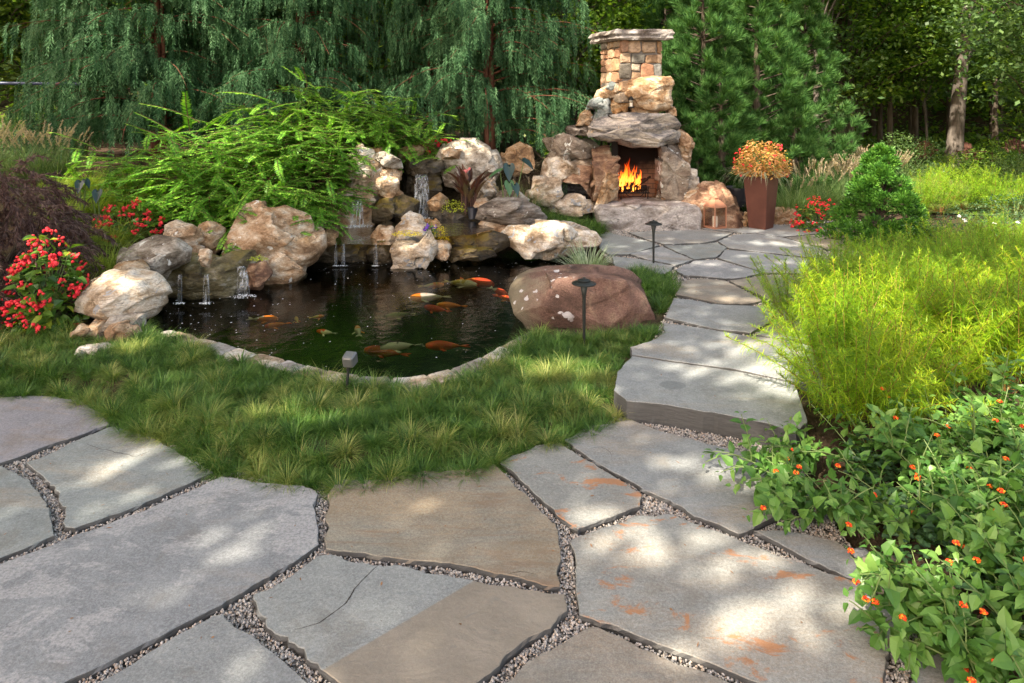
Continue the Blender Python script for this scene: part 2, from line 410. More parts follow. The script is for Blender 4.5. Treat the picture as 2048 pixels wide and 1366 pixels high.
    cleft = s.noise(s.coord("Object", (1, 1.5, 1)), 5, 8, .62, 1.6); hgt = s.math('ADD', s.math('ADD', s.math('MULTIPLY', med, .6), s.math('MULTIPLY', cleft, .8)), s.math('ADD', s.math('MULTIPLY', fine, .3), s.math('MULTIPLY', stria, .2)))
    col = s.mix(s.math('MULTIPLY', s.ramp(cleft, .40, .34), .3), col, tuple(x * .55 for x in base))
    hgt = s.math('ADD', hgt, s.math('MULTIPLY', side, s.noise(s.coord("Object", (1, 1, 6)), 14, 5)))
    return s.done(s.bsdf(col, s.math('ADD', .62, s.math('MULTIPLY', med, .25)), s.bump(hgt, .6, .012), .3))

M = {}
M['tan'] = stone_mat("tan_stone", [(.17, .095, .05), (.40, .26, .155), (.54, .41, .29), (.70, .62, .52)], ((.62, .6, .56), .66))
M['tanwarm'] = stone_mat("warm_stone", [(.14, .08, .045), (.38, .23, .12), (.50, .36, .23), (.64, .55, .44)])
M['white'] = stone_mat("white_limestone", [(.20, .14, .09), (.46, .36, .26), (.64, .56, .47), (.78, .75, .70)], ((.30, .31, .33), .63))
M['grey'] = stone_mat("grey_stone", [(.11, .085, .065), (.29, .245, .195), (.47, .43, .38), (.66, .62, .56)], ((.62, .61, .58), .66))
M['hearth'] = stone_mat("hearth_stone", [(.17, .14, .12), (.34, .31, .29), (.46, .43, .42), (.58, .55, .52)], ((.52, .46, .38), .68), scale=.8)
M['mantel'] = stone_mat("mantel_stone", [(.10, .095, .10), (.30, .285, .285), (.54, .49, .45), (.70, .63, .55)], ((.48, .37, .26), .67), layer=(1, 1, 3))
M['lichen'] = stone_mat("lichen_stone", [(.13, .10, .08), (.26, .21, .17), (.35, .30, .25), (.44, .40, .35)], ((.60, .60, .57), .62))
M['slate'] = stone_mat("brown_slate", [(.07, .055, .045), (.17, .14, .12), (.27, .235, .205), (.40, .37, .34)], ((.5, .48, .45), .68), layer=(1, 1, 5))
M['wet'] = stone_mat("wet_stone", [(.018, .013, .008), (.06, .043, .02), (.12, .085, .04), (.20, .16, .10)], None, .85, ((.12, .085, .012), .55))
M['wetdark'] = stone_mat("wet_dark_stone", [(.012, .009, .006), (.035, .026, .014), (.075, .055, .03), (.14, .115, .08)], None, .9, ((.10, .07, .008), .35))
M['ledge'] = stone_mat("wet_ledge_stone", [(.03, .024, .01), (.10, .078, .03), (.20, .165, .085), (.36, .33, .27)], None, .8, ((.11, .085, .02), .45), layer=(.8, 1, 2.4))
M['orange'] = stone_mat("orange_stone", [(.22, .11, .04), (.42, .22, .09), (.5, .31, .16), (.6, .46, .3)])
M['bluegrey'] = stone_mat("bluegrey_stone", [(.10, .115, .12), (.18, .215, .22), (.26, .29, .29), (.38, .40, .40)])
M['rust'] = stone_mat("rust_stone", [(.10, .055, .04), (.23, .13, .085), (.38, .24, .155), (.54, .42, .31)])
M['niche'] = stone_mat("dark_hollow_stone", [(.02, .02, .022), (.045, .045, .05), (.09, .09, .10), (.2, .2, .21)])  # near-black stone colour for the rock inside the hollow
s_ = NT("purple_sandstone")                                   # the great purple boulder with its white lichen rosettes
v_ = s_.coord("Object", (1, 1, 1.3), False)
b_ = s_.noise(v_, 1.8, 5, .6, .6); m_ = s_.noise(v_, 8, 6, .7); f_ = s_.noise(v_, 70, 4, .7)
c_ = s_.stops(s_.math('ADD', s_.math('MULTIPLY', b_, .75), s_.math('MULTIPLY', m_, .3)), [(.36, (.07, .042, .034)), (.45, (.17, .095, .07)), (.54, (.27, .155, .12)), (.62, (.37, .25, .18)), (.69, (.48, .38, .27))])
c_ = s_.mix(s_.ramp(f_, .3, .7), s_.mix(1, c_, (.5, .48, .47), 'MULTIPLY'), c_)
ve_ = s_.noise(v_, .9, 3, .5, 1.2); c_ = s_.mix(s_.math('MULTIPLY', s_.math('SUBTRACT', 1.0, s_.ramp(s_.math('ABSOLUTE', s_.math('SUBTRACT', ve_, .5)), .0, .02)), .16), c_, (.42, .31, .21))
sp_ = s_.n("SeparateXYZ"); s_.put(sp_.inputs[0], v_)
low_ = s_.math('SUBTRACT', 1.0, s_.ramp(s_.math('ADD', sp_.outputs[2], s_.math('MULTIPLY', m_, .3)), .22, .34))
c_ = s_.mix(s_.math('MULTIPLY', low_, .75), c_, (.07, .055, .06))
lf_ = s_.ramp(s_.math('ADD', s_.math('MULTIPLY', sp_.outputs[0], -1.0), s_.math('MULTIPLY', m_, .5)), .62, .95)
c_ = s_.mix(s_.math('MULTIPLY', lf_, .8), c_, (.20, .18, .12))
dv_ = s_.n("VectorMath", operation='ADD'); s_.put(dv_.inputs[0], v_); nz_ = s_.n("TexNoise"); nz_.inputs["Scale"].default_value = 14; s_.put(nz_.inputs["Vector"], v_); sc_ = s_.n("VectorMath", operation='SCALE'); s_.put(sc_.inputs[0], nz_.outputs["Color"]); sc_.inputs["Scale"].default_value = .07; s_.put(dv_.inputs[1], sc_.outputs[0])
li_ = s_.math('ADD', s_.math('SUBTRACT', .62, s_.vor(dv_.outputs[0], 7.5)), s_.math('MULTIPLY', s_.math('SUBTRACT', s_.noise(v_, 3.2, 2), .5), 1.0)); reg_ = s_.math('MULTIPLY', s_.ramp(sp_.outputs[0], -.05, -.2), 1.0)
lm_ = s_.math('MULTIPLY', s_.ramp(li_, .44, .47), reg_)
c_ = s_.mix(s_.math('MULTIPLY', lm_, .9), c_, (.66, .62, .62))
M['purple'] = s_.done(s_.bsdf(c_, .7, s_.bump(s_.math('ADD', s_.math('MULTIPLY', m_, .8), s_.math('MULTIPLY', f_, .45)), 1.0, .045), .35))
BL, WM, PL = (.23, .243, .245), (.295, .258, .21), (.44, .43, .43)
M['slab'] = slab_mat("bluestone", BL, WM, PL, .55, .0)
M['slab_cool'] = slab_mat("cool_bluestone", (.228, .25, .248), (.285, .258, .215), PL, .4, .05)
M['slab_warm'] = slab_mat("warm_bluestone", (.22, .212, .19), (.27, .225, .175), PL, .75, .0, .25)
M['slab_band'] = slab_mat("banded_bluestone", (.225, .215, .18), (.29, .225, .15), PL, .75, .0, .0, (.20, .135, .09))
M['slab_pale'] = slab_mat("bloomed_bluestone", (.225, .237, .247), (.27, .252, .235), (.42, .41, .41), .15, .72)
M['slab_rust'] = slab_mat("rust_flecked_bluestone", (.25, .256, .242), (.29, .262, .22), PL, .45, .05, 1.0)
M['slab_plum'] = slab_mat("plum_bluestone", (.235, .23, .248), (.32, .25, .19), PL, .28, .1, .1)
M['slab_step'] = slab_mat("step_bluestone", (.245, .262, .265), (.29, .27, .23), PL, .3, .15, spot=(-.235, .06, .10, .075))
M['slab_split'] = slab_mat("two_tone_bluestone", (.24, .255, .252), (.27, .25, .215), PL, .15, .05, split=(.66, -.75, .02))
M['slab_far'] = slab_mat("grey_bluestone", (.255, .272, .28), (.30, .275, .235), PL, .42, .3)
s_ = NT("gravel_pebbles"); r_ = island(s_)
c_ = s_.stops(r_, [(0, (.12, .115, .115)), (.25, (.28, .275, .27)), (.5, (.40, .38, .355)), (.72, (.48, .44, .39)), (.86, (.36, .27, .20)), (1, (.66, .63, .60))])
M['pebble'] = s_.done(s_.bsdf(c_, .75, None, .3))
s_ = NT("gravel_bed"); v_ = s_.coord("Object", (1, 1, 1), False); q_ = s_.vor(v_, 75, 'F1', "Color"); d_ = s_.vor(v_, 75)
bw_ = s_.n("SeparateColor"); s_.put(bw_.inputs[0], q_)
c_ = s_.stops(bw_.outputs[0], [(0, (.10, .095, .09)), (.4, (.26, .25, .24)), (.75, (.38, .35, .31)), (1, (.5, .48, .45))])
M['gravelbed'] = s_.done(s_.bsdf(s_.mix(s_.ramp(d_, .45, .75), c_, (.03, .028, .025)), .85, s_.bump(d_, 1, -.01), .2))
s_ = NT("soil"); v_ = s_.coord("Object", (1, 1, 1), False); n1 = s_.noise(v_, 14, 6, .7); n2 = s_.noise(v_, .8, 3)
c_ = s_.stops(n1, [(.3, (.022, .014, .01)), (.5, (.062, .04, .028)), (.7, (.12, .082, .058))])
c_ = s_.mix(s_.ramp(n2, .45, .7), c_, s_.mix(n1, (.02, .022, .01), (.07, .06, .03)))
M['soil'] = s_.done(s_.bsdf(c_, .95, s_.bump(n1, 1, .04), .1))
M['grassbed'] = plain("lawn_soil", (.08, .10, .03), .95, .1, var=.5, scale=3)
M['liner'] = plain("pond_liner", (.016, .028, .016), .8, .1, var=.4, scale=2)
s_ = NT("pond_water"); v_ = s_.coord("Object", (1, 1, 1), False)
nb_ = s_.bump(s_.math('ADD', s_.noise(v_, 5, 3, .5), s_.math('MULTIPLY', s_.noise(s_.coord("Object", (1, 1.6, 1), False), 16, 2), .3)), .13, .05)
fr_ = s_.n("Fresnel"); fr_.inputs[0].default_value = 1.33; s_.put(fr_.inputs[1], nb_)
tr_ = s_.n("BsdfTransparent"); tr_.inputs[0].default_value = (.60, .66, .52, 1)
gl_ = s_.n("BsdfGlossy"); gl_.inputs["Roughness"].default_value = .03; s_.put(gl_.inputs["Normal"], nb_)
mx_ = s_.n("MixShader"); s_.put(mx_.inputs[0], fr_.outputs[0]); s_.put(mx_.inputs[1], tr_.outputs[0]); s_.put(mx_.inputs[2], gl_.outputs[0])
M['water'] = s_.done(mx_.outputs[0])
def water_sheet(name, tint):
    s = NT(name); v = s.coord("Object", (1, 1, 1), False); nb = s.bump(s.noise(v, 9, 3, .6), .35, .05)
    fr = s.n("Fresnel"); fr.inputs[0].default_value = 1.33; s.put(fr.inputs[1], nb)
    tr = s.n("BsdfTransparent"); tr.inputs[0].default_value = (*tint, 1)
    gl = s.n("BsdfGlossy"); gl.inputs["Roughness"].default_value = .06; s.put(gl.inputs["Normal"], nb)
    mx = s.n("MixShader"); s.put(mx.inputs[0], fr.outputs[0]); s.put(mx.inputs[1], tr.outputs[0]); s.put(mx.inputs[2], gl.outputs[0])
    return s.done(mx.outputs[0])
M['stream'] = water_sheet("stream_water", (.55, .42, .2))
s_ = NT("falling_water"); v_ = s_.coord("Object", (42, 42, 1.0), False); n_ = s_.noise(v_, 1, 3, .6)
tr_ = s_.n("BsdfTransparent"); df_ = s_.bsdf((.58, .63, .70), .2, None, .5)
mx_ = s_.n("MixShader"); s_.put(mx_.inputs[0], s_.math('MULTIPLY', s_.ramp(n_, .36, .72), .46)); s_.put(mx_.inputs[1], tr_.outputs[0]); s_.put(mx_.inputs[2], df_)
M['fall'] = s_.done(mx_.outputs[0])
M['foam'] = plain("water_foam", (.66, .69, .72), .5, .3)
M['steel'] = plain("dark_bronze", (.035, .038, .037), .42, .5, .6, .3, 30, .1)
M['corten'] = plain("rusty_brown_steel", (.105, .040, .028), .55, .35, .2, .35, 5, .08)
M['copper'] = plain("antique_copper", (.50, .24, .15), .45, .5, .3, .2, 12)
M['pot'] = plain("black_plastic", (.022, .025, .035), .4, .5)
M['wax'] = plain("candle_wax", (.86, .84, .78), .5, .4, var=.03)
M['iron'] = plain("black_iron", (.012, .011, .011), .6, .4, .5)
M['char'] = plain("charred_wood", (.03, .017, .012), .9, .1, var=.6, scale=14, bump=.5)
M['mortar'] = plain("grey_mortar", (.17, .15, .135), .95, .1, var=.3, scale=30, bump=.4)
M['rail'] = plain("painted_rail", (.03, .045, .10), .4, .4)
M['chair'] = plain("stained_wood", (.10, .045, .032), .7, .2, var=.3)
s_ = NT("wire_mesh_glass"); tr_ = s_.n("BsdfTransparent"); tr_.inputs[0].default_value = (.93, .89, .85, 1); gl_ = s_.n("BsdfGlossy"); gl_.inputs[1].default_value = .12
mx_ = s_.n("MixShader"); mx_.inputs[0].default_value = .07; s_.put(mx_.inputs[1], tr_.outputs[0]); s_.put(mx_.inputs[2], gl_.outputs[0]); M['glass'] = s_.done(mx_.outputs[0])
s_ = NT("chimney_masonry"); r_ = island(s_); v_ = s_.coord("Object", (1, 1, 1.4), False)
c_ = s_.stops(r_, [(0, (.10, .12, .12)), (.14, (.36, .22, .12)), (.3, (.42, .32, .23)), (.45, (.20, .22, .22)), (.6, (.50, .40, .29)), (.74, (.33, .18, .11)), (.86, (.27, .27, .25)), (1, (.46, .36, .24))])
m_ = s_.noise(v_, 9, 6, .7, .5); f_ = s_.noise(v_, 45, 4, .7)
c_ = s_.mix(s_.ramp(m_, .35, .7), s_.mix(1, c_, (.6, .56, .52), 'MULTIPLY'), s_.mix(1, c_, (1.2, 1.15, 1.1), 'MULTIPLY'))
M['masonry'] = s_.done(s_.bsdf(c_, .88, s_.bump(s_.math('ADD', m_, s_.math('MULTIPLY', f_, .4)), .7, .03), .2))
s_ = NT("fire_brick"); bt_ = s_.n("TexBrick"); v_ = s_.n("TexCoord").outputs["UV"]
mp_ = s_.n("Mapping"); s_.put(mp_.inputs[0], s_.n("TexCoord").outputs["Object"]); mp_.inputs["Rotation"].default_value = (R(90), 0, 0); s_.put(bt_.inputs["Vector"], mp_.outputs[0])
bt_.inputs["Color1"].default_value = (.34, .22, .14, 1); bt_.inputs["Color2"].default_value = (.27, .17, .11, 1); bt_.inputs["Mortar"].default_value = (.13, .10, .08, 1)
bt_.inputs["Scale"].default_value = 2.7; bt_.inputs["Mortar Size"].default_value = .02
tcz_ = s_.n("SeparateXYZ"); s_.put(tcz_.inputs[0], s_.n("TexCoord").outputs["Object"])
sn_ = s_.noise(s_.coord("Object", (1, 1, 1), False), 4, 4)
soot_ = s_.ramp(s_.math('ADD', tcz_.outputs[2], s_.math('MULTIPLY', sn_, .35)), .85, 1.25)
M['brick'] = s_.done(s_.bsdf(s_.mix(soot_, bt_.outputs[0], (.012, .010, .009)), .9, None, .1))
s_ = NT("flames"); tcz_ = s_.n("SeparateXYZ"); s_.put(tcz_.inputs[0], s_.n("TexCoord").outputs["Object"])
lw_ = s_.n("LayerWeight"); lw_.inputs[0].default_value = .35
hf_ = s_.math('ADD', s_.math('MULTIPLY', tcz_.outputs[2], 1.6), s_.math('MULTIPLY', lw_.outputs["Facing"], .55))
em_ = s_.n("Emission"); s_.put(em_.inputs[0], s_.stops(hf_, [(0, (1, .50, .10)), (.3, (1, .30, .035)), (.7, (1, .12, .008)), (1, (.5, .03, .0))])); em_.inputs[1].default_value = 1.8
tr_ = s_.n("BsdfTransparent"); mx_ = s_.n("MixShader")
s_.put(mx_.inputs[0], s_.math('MULTIPLY', s_.math('SUBTRACT', 1.0, s_.ramp(lw_.outputs["Facing"], .0, .6)), s_.math('MULTIPLY', .5, s_.math('SUBTRACT', 1.25, s_.math('MULTIPLY', tcz_.outputs[2], 1.7), True)))); s_.put(mx_.inputs[1], tr_.outputs[0]); s_.put(mx_.inputs[2], em_.outputs[0])
M['flame'] = s_.done(mx_.outputs[0])
# foliage
M['mondo'] = leaf_mat(clump=7, name="mondo_grass", cols=[(.014, .042, .010), (.045, .115, .02), (.11, .21, .038), (.23, .33, .09)], trans=.3, rough=.4)
M['mondo_pale'] = leaf_mat("straw_grass", [(.06, .13, .025), (.17, .24, .05), (.32, .34, .10), (.48, .46, .20)], .3, .45)
M['hakone'] = leaf_mat("hakone_grass", [(.09, .16, .02), (.19, .28, .035), (.32, .40, .07), (.46, .50, .14)], .4)
M['fountain'] = leaf_mat("fountain_grass", [(.05, .10, .03), (.10, .19, .06), (.18, .27, .10), (.28, .34, .16)], .35)
M['plume'] = leaf_mat("grass_plume", [(.30, .24, .17), (.44, .36, .28), (.60, .51, .41)], .4)
M['varieg'] = leaf_mat("variegated_grass", [(.14, .22, .11), (.28, .38, .22), (.46, .52, .40), (.62, .66, .56)], .3)
M['cedar'] = leaf_mat("weeping_cedar", [(.010, .036, .014), (.030, .085, .033), (.062, .14, .06), (.115, .215, .10)], .22, .6, .12, tcol=(1, 1.2, .7))
M['cedarbark'] = bark_mat("red_bark", (.06, .026, .016), (.17, .075, .048))
M['crypto'] = leaf_mat(clump=5, name="cryptomeria", cols=[(.014, .048, .012), (.036, .105, .026), (.078, .175, .045), (.13, .25, .07)], trans=.22, rough=.6, spec=.12)
M['yew'] = leaf_mat("plum_yew", [(.03, .10, .012), (.075, .215, .022), (.16, .37, .035), (.36, .54, .08)], .30, .38)
M['twig'] = bark_mat("twig", (.06, .035, .02), (.16, .10, .06), 12)
M['amsonia'] = leaf_mat("amsonia", [(.07, .17, .012), (.18, .33, .016), (.34, .47, .022), (.60, .60, .04)], .5, .45)
M['amsonia2'] = leaf_mat("amsonia_green", [(.08, .19, .018), (.17, .32, .025), (.28, .44, .035), (.42, .52, .06)], .5, .45)
M['amstem'] = plain("amsonia_stem", (.20, .10, .03), .6)
M['lantana'] = leaf_mat("lantana_leaf", [(.03, .085, .018), (.065, .165, .03), (.12, .25, .05), (.22, .36, .09)], .28, .38, clump=2.5)
M['lanstem'] = plain("lantana_stem", (.13, .19, .06), .6)
s_ = NT("lantana_flower"); r_ = island(s_)
M['lanflower'] = s_.done(s_.bsdf(s_.stops(r_, [(0, (.55, .02, .012)), (.5, (.72, .06, .01)), (.75, (.80, .17, .01)), (1, (.85, .38, .03))]), .5))
M['begleaf'] = leaf_mat("begonia_leaf", [(.03, .08, .015), (.06, .14, .025), (.12, .22, .03), (.36, .40, .03)], .35, .3, .4, clump=1.8)
s_ = NT("begonia_flower"); r_ = island(s_); M['begflower'] = s_.done(s_.bsdf(s_.stops(r_, [(0, (.40, .008, .02)), (.6, (.66, .02, .04)), (1, (.72, .045, .05))]), .45))
M['canna'] = leaf_mat("canna_leaf", [(.03, .014, .012), (.07, .028, .02), (.12, .05, .035), (.10, .09, .04)], .25, .35, .45)
M['coloc'] = leaf_mat("elephant_ear", [(.008, .022, .026), (.018, .045, .05), (.035, .075, .07)], .2, .35, .4)
M['coloc_green'] = leaf_mat("green_elephant_ear", [(.05, .13, .06), (.09, .20, .09)], .3, .35, .4)
M['maple'] = leaf_mat("dark_maple", [(.035, .018, .018), (.08, .046, .042), (.145, .092, .082), (.27, .195, .17)], .3, .5, tcol=(1.2, .8, .6))
M['hinoki'] = leaf_mat(clump=6, name="hinoki", cols=[(.016, .065, .010), (.04, .13, .016), (.08, .21, .025), (.17, .34, .05)], trans=.2, rough=.5)
M['coleus'] = leaf_mat("coleus_leaf", [(.20, .26, .03), (.38, .20, .06), (.56, .28, .13), (.34, .46, .06)], .35, .4)
M['rose'] = leaf_mat("rose_leaf", [(.02, .05, .02), (.04, .09, .035), (.075, .14, .06)], .25, .35)
M['petal'] = plain("white_petal", (.8, .8, .78), .5)
M['yellow'] = leaf_mat("yellow_leaf", [(.42, .34, .02), (.62, .52, .03), (.75, .68, .10)], .35)
M['lime'] = leaf_mat("lime_leaf", [(.25, .36, .02), (.42, .52, .04), (.55, .6, .08)], .35)
M['purplepetal'] = plain("violet_petal", (.16, .06, .42), .5)
M['wood'] = leaf_mat("forest_leaf", [(.022, .055, .010), (.06, .125, .02), (.125, .215, .03), (.27, .34, .045)], .55, .42, .35, clump=.5)
M['wood2'] = leaf_mat("maple_forest_leaf", [(.025, .06, .022), (.06, .12, .04), (.11, .19, .065), (.18, .27, .09)], .45, .42, .35, clump=.5)
M['trunk'] = bark_mat("grey_bark", (.06, .05, .042), (.18, .155, .135), 9)
M['trunkdark'] = bark_mat("dark_bark", (.045, .036, .028), (.13, .105, .08), 9)
M['dead'] = plain("fallen_leaf", (.22, .12, .06), .8, var=.5)

# ------------------------------------------------------------------ the setting: ground, gravel beds, pond
POND_PX = [(296, 652), (365, 692), (450, 722), (552, 748), (658, 772), (752, 787), (810, 791), (869, 780), (933, 759), (1000, 722), (1060, 682), (1150, 620), (1200, 560), (1180, 500), (1100, 488), (1000, 488), (900, 494), (780, 505), (640, 508), (560, 538), (480, 562), (400, 566), (320, 568), (288, 600)]
POND = poly(POND_PX, 0.0)
LOW_PX = [(-160, 782), (60, 784), (150, 795), (225, 840), (310, 872), (440, 936), (560, 955), (650, 962), (800, 945), (990, 922), (1100, 886), (1180, 850), (1255, 826), (1590, 905), (1610, 960), (1700, 1090), (1790, 1200), (1850, 1290), (1960, 1340), (2050, 1800), (-700, 1800)]
LOW = poly(LOW_PX, -0.03)
UP_PX = [(1270, 745), (1290, 715), (1300, 690), (1322, 642), (1350, 590), (1345, 552), (1300, 545), (1215, 520), (1190, 470), (1250, 452), (1720, 438), (1760, 500), (1640, 560), (1590, 700), (1590, 770), (1575, 775)]
UP = poly(UP_PX, .14)
def gz(x, y):
    x = np.asarray(x, float); y = np.asarray(y, float); p = np.c_[x.ravel(), y.ravel()]
    h = .05 + .03 * vn(np.c_[p * .9, 0 * p[:, :1]], 3)
    X, Y = p[:, 0], p[:, 1]
    h = np.maximum(h, .12 + .98 * S((Y - 11.0) / 2.2) * S((1.2 - X) / 1.0) + 0 * h - .12 * (1 - S((Y - 9.5) / 1.5)))
    h = np.maximum(h, .05 + .85 * S((-2.6 - X) / 2.4) * S((Y - 7.4) / 2.8))
    h = np.where(X > 1.2, np.maximum(h, .05 + .07 * S((Y - 4.6) / 2.0)), h)
    h = h + np.maximum(Y - 34, 0) * .32
    l = np.where(inside(p, LOW), 0.0, edge_dist(p, LOW)); h = -.07 + S(l / .22) * (h + .07)
    u = np.where(inside(p, UP), 0.0, edge_dist(p, UP)); h = .09 + S(u / .15) * (h - .09)
    ip = inside(p, POND); dp = edge_dist(p, POND)
    h = np.where(ip | (dp < .05), -.9, h)
    return h.reshape(x.shape)
def axis(segs):
    a = [segs[0][0]]
    for s0, s1, st in segs:
        k = max(1, int(round((s1 - s0) / st))); a += list(s0 + (s1 - s0) * (np.arange(k) + 1) / k)
    return np.array(a)
ax = axis([(-90, -30, 10), (-30, -9, 1.5), (-9, 7, .1), (7, 12, .4), (12, 30, 1.5), (30, 90, 10)])
ay = axis([(-12, 1.2, 1.2), (1.2, 13.5, .1), (13.5, 20, .4), (20, 46, 1.5), (46, 90, 6)])
gx, gy = np.meshgrid(ax, ay); g = G(); nx, ny = len(ax), len(ay)
ii = (np.arange(ny - 1)[:, None] * nx + np.arange(nx - 1)[None]).ravel()
g.add(np.c_[gx.ravel(), gy.ravel(), gz(gx, gy).ravel()], np.stack([ii, ii + 1, ii + nx + 1, ii + nx], -1))
struct("ground", g, M['soil'], True)
def sheet(name, pg, z, mat, kind="structure"):
    g = G(); g.add(np.c_[pg, np.full(len(pg), z)], [list(range(len(pg)))[::1]])
    o = struct(name, g, mat, kind=kind); return o
sheet("gravel_bed", LOW, -.045, M['gravelbed']); sheet("gravel_bed", UP, .112, M['gravelbed'])
PONDM = POND
g = G(); n = len(POND); cen = POND.mean(0); inn = cen + (POND - cen) * .985
g.add(np.r_[np.c_[inn, np.full(n, .02)], np.c_[inn, np.full(n, -.62)]], [[k, (k + 1) % n, n + (k + 1) % n, n + k] for k in range(n)], [list(range(n, 2 * n))])
struct("pond_floor", g, M['liner'])
sheet("pond_water", POND, 0.0, M['water'])
lawn = np.array([[6.5, 13.2], [10, 12.6], [18, 13.5], [24, 17], [22, 24], [12, 24.5], [7.6, 20], [6.2, 16]])
sheet("lawn", lawn, .16, M['grassbed'])

# ------------------------------------------------------------------ flagstones
SLABS = []                                           # world outlines, kept for the gravel
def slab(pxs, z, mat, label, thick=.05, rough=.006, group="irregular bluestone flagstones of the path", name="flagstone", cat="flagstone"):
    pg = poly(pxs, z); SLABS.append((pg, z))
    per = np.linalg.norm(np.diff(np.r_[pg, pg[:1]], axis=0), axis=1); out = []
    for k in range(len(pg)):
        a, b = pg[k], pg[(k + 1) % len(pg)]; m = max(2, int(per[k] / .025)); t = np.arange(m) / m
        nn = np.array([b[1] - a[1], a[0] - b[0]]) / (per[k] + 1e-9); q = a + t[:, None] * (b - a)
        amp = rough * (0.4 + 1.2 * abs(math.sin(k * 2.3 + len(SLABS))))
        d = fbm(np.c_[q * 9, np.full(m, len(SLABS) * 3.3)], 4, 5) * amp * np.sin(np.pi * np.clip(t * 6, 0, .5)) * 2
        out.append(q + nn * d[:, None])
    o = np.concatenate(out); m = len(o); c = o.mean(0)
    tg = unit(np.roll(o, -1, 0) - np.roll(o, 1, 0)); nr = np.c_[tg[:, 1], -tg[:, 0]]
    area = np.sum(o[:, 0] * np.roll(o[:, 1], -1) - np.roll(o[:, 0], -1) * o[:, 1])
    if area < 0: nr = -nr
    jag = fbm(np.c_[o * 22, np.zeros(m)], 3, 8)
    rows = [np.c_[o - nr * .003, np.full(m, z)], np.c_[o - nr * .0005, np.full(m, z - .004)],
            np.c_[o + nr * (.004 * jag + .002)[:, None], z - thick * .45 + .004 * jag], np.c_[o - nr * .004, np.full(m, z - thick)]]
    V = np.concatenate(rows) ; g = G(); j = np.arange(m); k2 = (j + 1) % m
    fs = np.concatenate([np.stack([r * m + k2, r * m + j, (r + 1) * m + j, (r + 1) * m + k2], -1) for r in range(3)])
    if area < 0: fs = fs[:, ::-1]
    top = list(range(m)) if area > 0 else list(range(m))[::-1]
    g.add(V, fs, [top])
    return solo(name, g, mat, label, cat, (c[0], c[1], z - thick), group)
E1 = -.0
slab([(-200, 815), (0, 795), (60, 791), (115, 793), (165, 803), (200, 825), (220, 848), (180, 862), (110, 885), (40, 912), (0, 925), (-140, 975)], 0, M['slab_plum'], "plum grey flagstone with an orange edge beside the grass, farthest back at the left")
slab([(53, 924), (89, 912), (133, 889), (222, 853), (266, 864), (310, 878), (368, 911), (399, 926), (426, 944), (284, 1008), (151, 1055), (131, 1053), (133, 1013), (100, 970), (89, 955)], 0, M['slab_cool'], "grey flagstone with a thin curved crack and a sunny patch under the grass edge")
slab([(-260, 1000), (0, 931), (35, 946), (67, 973), (93, 1013), (104, 1045), (109, 1070), (67, 1088), (0, 1115), (-260, 1225)], 0, M['slab_cool'], "smooth greenish grey flagstone with a rounded right edge at the left border")
slab([(-330, 1265), (0, 1128), (109, 1088), (284, 1023), (444, 952), (532, 966), (608, 971), (632, 982), (632, 1026), (637, 1088), (577, 1128), (444, 1208), (266, 1297), (124, 1366), (-100, 1490), (-420, 1560)], 0, M['slab_pale'], "largest flagstone, long and bloomed with flaky white mineral patches")
slab([(40, 1445), (191, 1366), (310, 1297), (426, 1230), (448, 1226), (488, 1261), (554, 1310), (617, 1366), (690, 1450), (690, 1600), (-60, 1600)], 0, M['slab'], "grey flagstone with a chipped corner at the bottom left between gravel joints")
slab([(658, 984), (672, 964), (800, 950), (960, 934), (988, 928), (1024, 964), (1072, 1012), (1112, 1048), (1117, 1060), (1120, 1172), (1000, 1146), (880, 1124), (740, 1108), (652, 1096)], 0, M['slab_band'], "tan flagstone streaked with brown bands at the middle of the grass edge", rough=.008)
slab([(1000, 926), (1072, 890), (1120, 886), (1160, 912), (1200, 936), (1240, 960), (1284, 988), (1280, 1012), (1156, 1060), (1112, 1028), (1060, 976)], 0, M['slab_rust'], "small five sided flagstone with red rust flecks between tan and grey slabs")
slab([(1128, 880), (1180, 852), (1264, 840), (1334, 866), (1436, 892), (1546, 914), (1600, 930), (1640, 1000), (1590, 1016), (1507, 1056), (1478, 1067), (1400, 1034), (1340, 1000), (1280, 972), (1192, 924)], 0, M['slab'], "grey flagstone lying directly below the thick step")
slab([(1142, 1080), (1200, 1056), (1280, 1030), (1340, 1028), (1400, 1049), (1481, 1082), (1622, 1134), (1726, 1167), (1760, 1195), (1798, 1242), (1785, 1271), (1770, 1312), (1767, 1366), (1745, 1450), (1541, 1372), (1400, 1317), (1270, 1268), (1200, 1244), (1158, 1228), (1150, 1140)], 0, M['slab_rust'], "very large right flagstone scattered with orange rust stains")
slab([(506, 1190), (590, 1146), (640, 1110), (756, 1130), (952, 1162), (1130, 1188), (1134, 1220), (1080, 1264), (1000, 1328), (948, 1366), (860, 1450), (740, 1450), (680, 1366), (640, 1336), (577, 1283), (532, 1235)], 0, M['slab_split'], "flagstone split by a diagonal crack, pale at the left and tan at the right", rough=.009)
slab([(1184, 1252), (1280, 1296), (1400, 1340), (1541, 1396), (1760, 1500), (1700, 1700), (820, 1700), (905, 1450), (1005, 1366), (1100, 1300)], 0, M['slab_warm'], "greyish tan flagstone cut off by the bottom border at the centre right")
slab([(1507, 1060), (1556, 1060), (1622, 1070), (1674, 1082), (1705, 1112), (1728, 1165), (1659, 1138), (1585, 1100)], 0, M['slab'], "narrow wedge flagstone half hidden by trailing lantana stems")
slab([(1824, 1282), (1870, 1290), (1930, 1330), (1970, 1400), (2000, 1600), (1800, 1600)], 0, M['slab'], "small flagstone under the lantana at the bottom right corner")
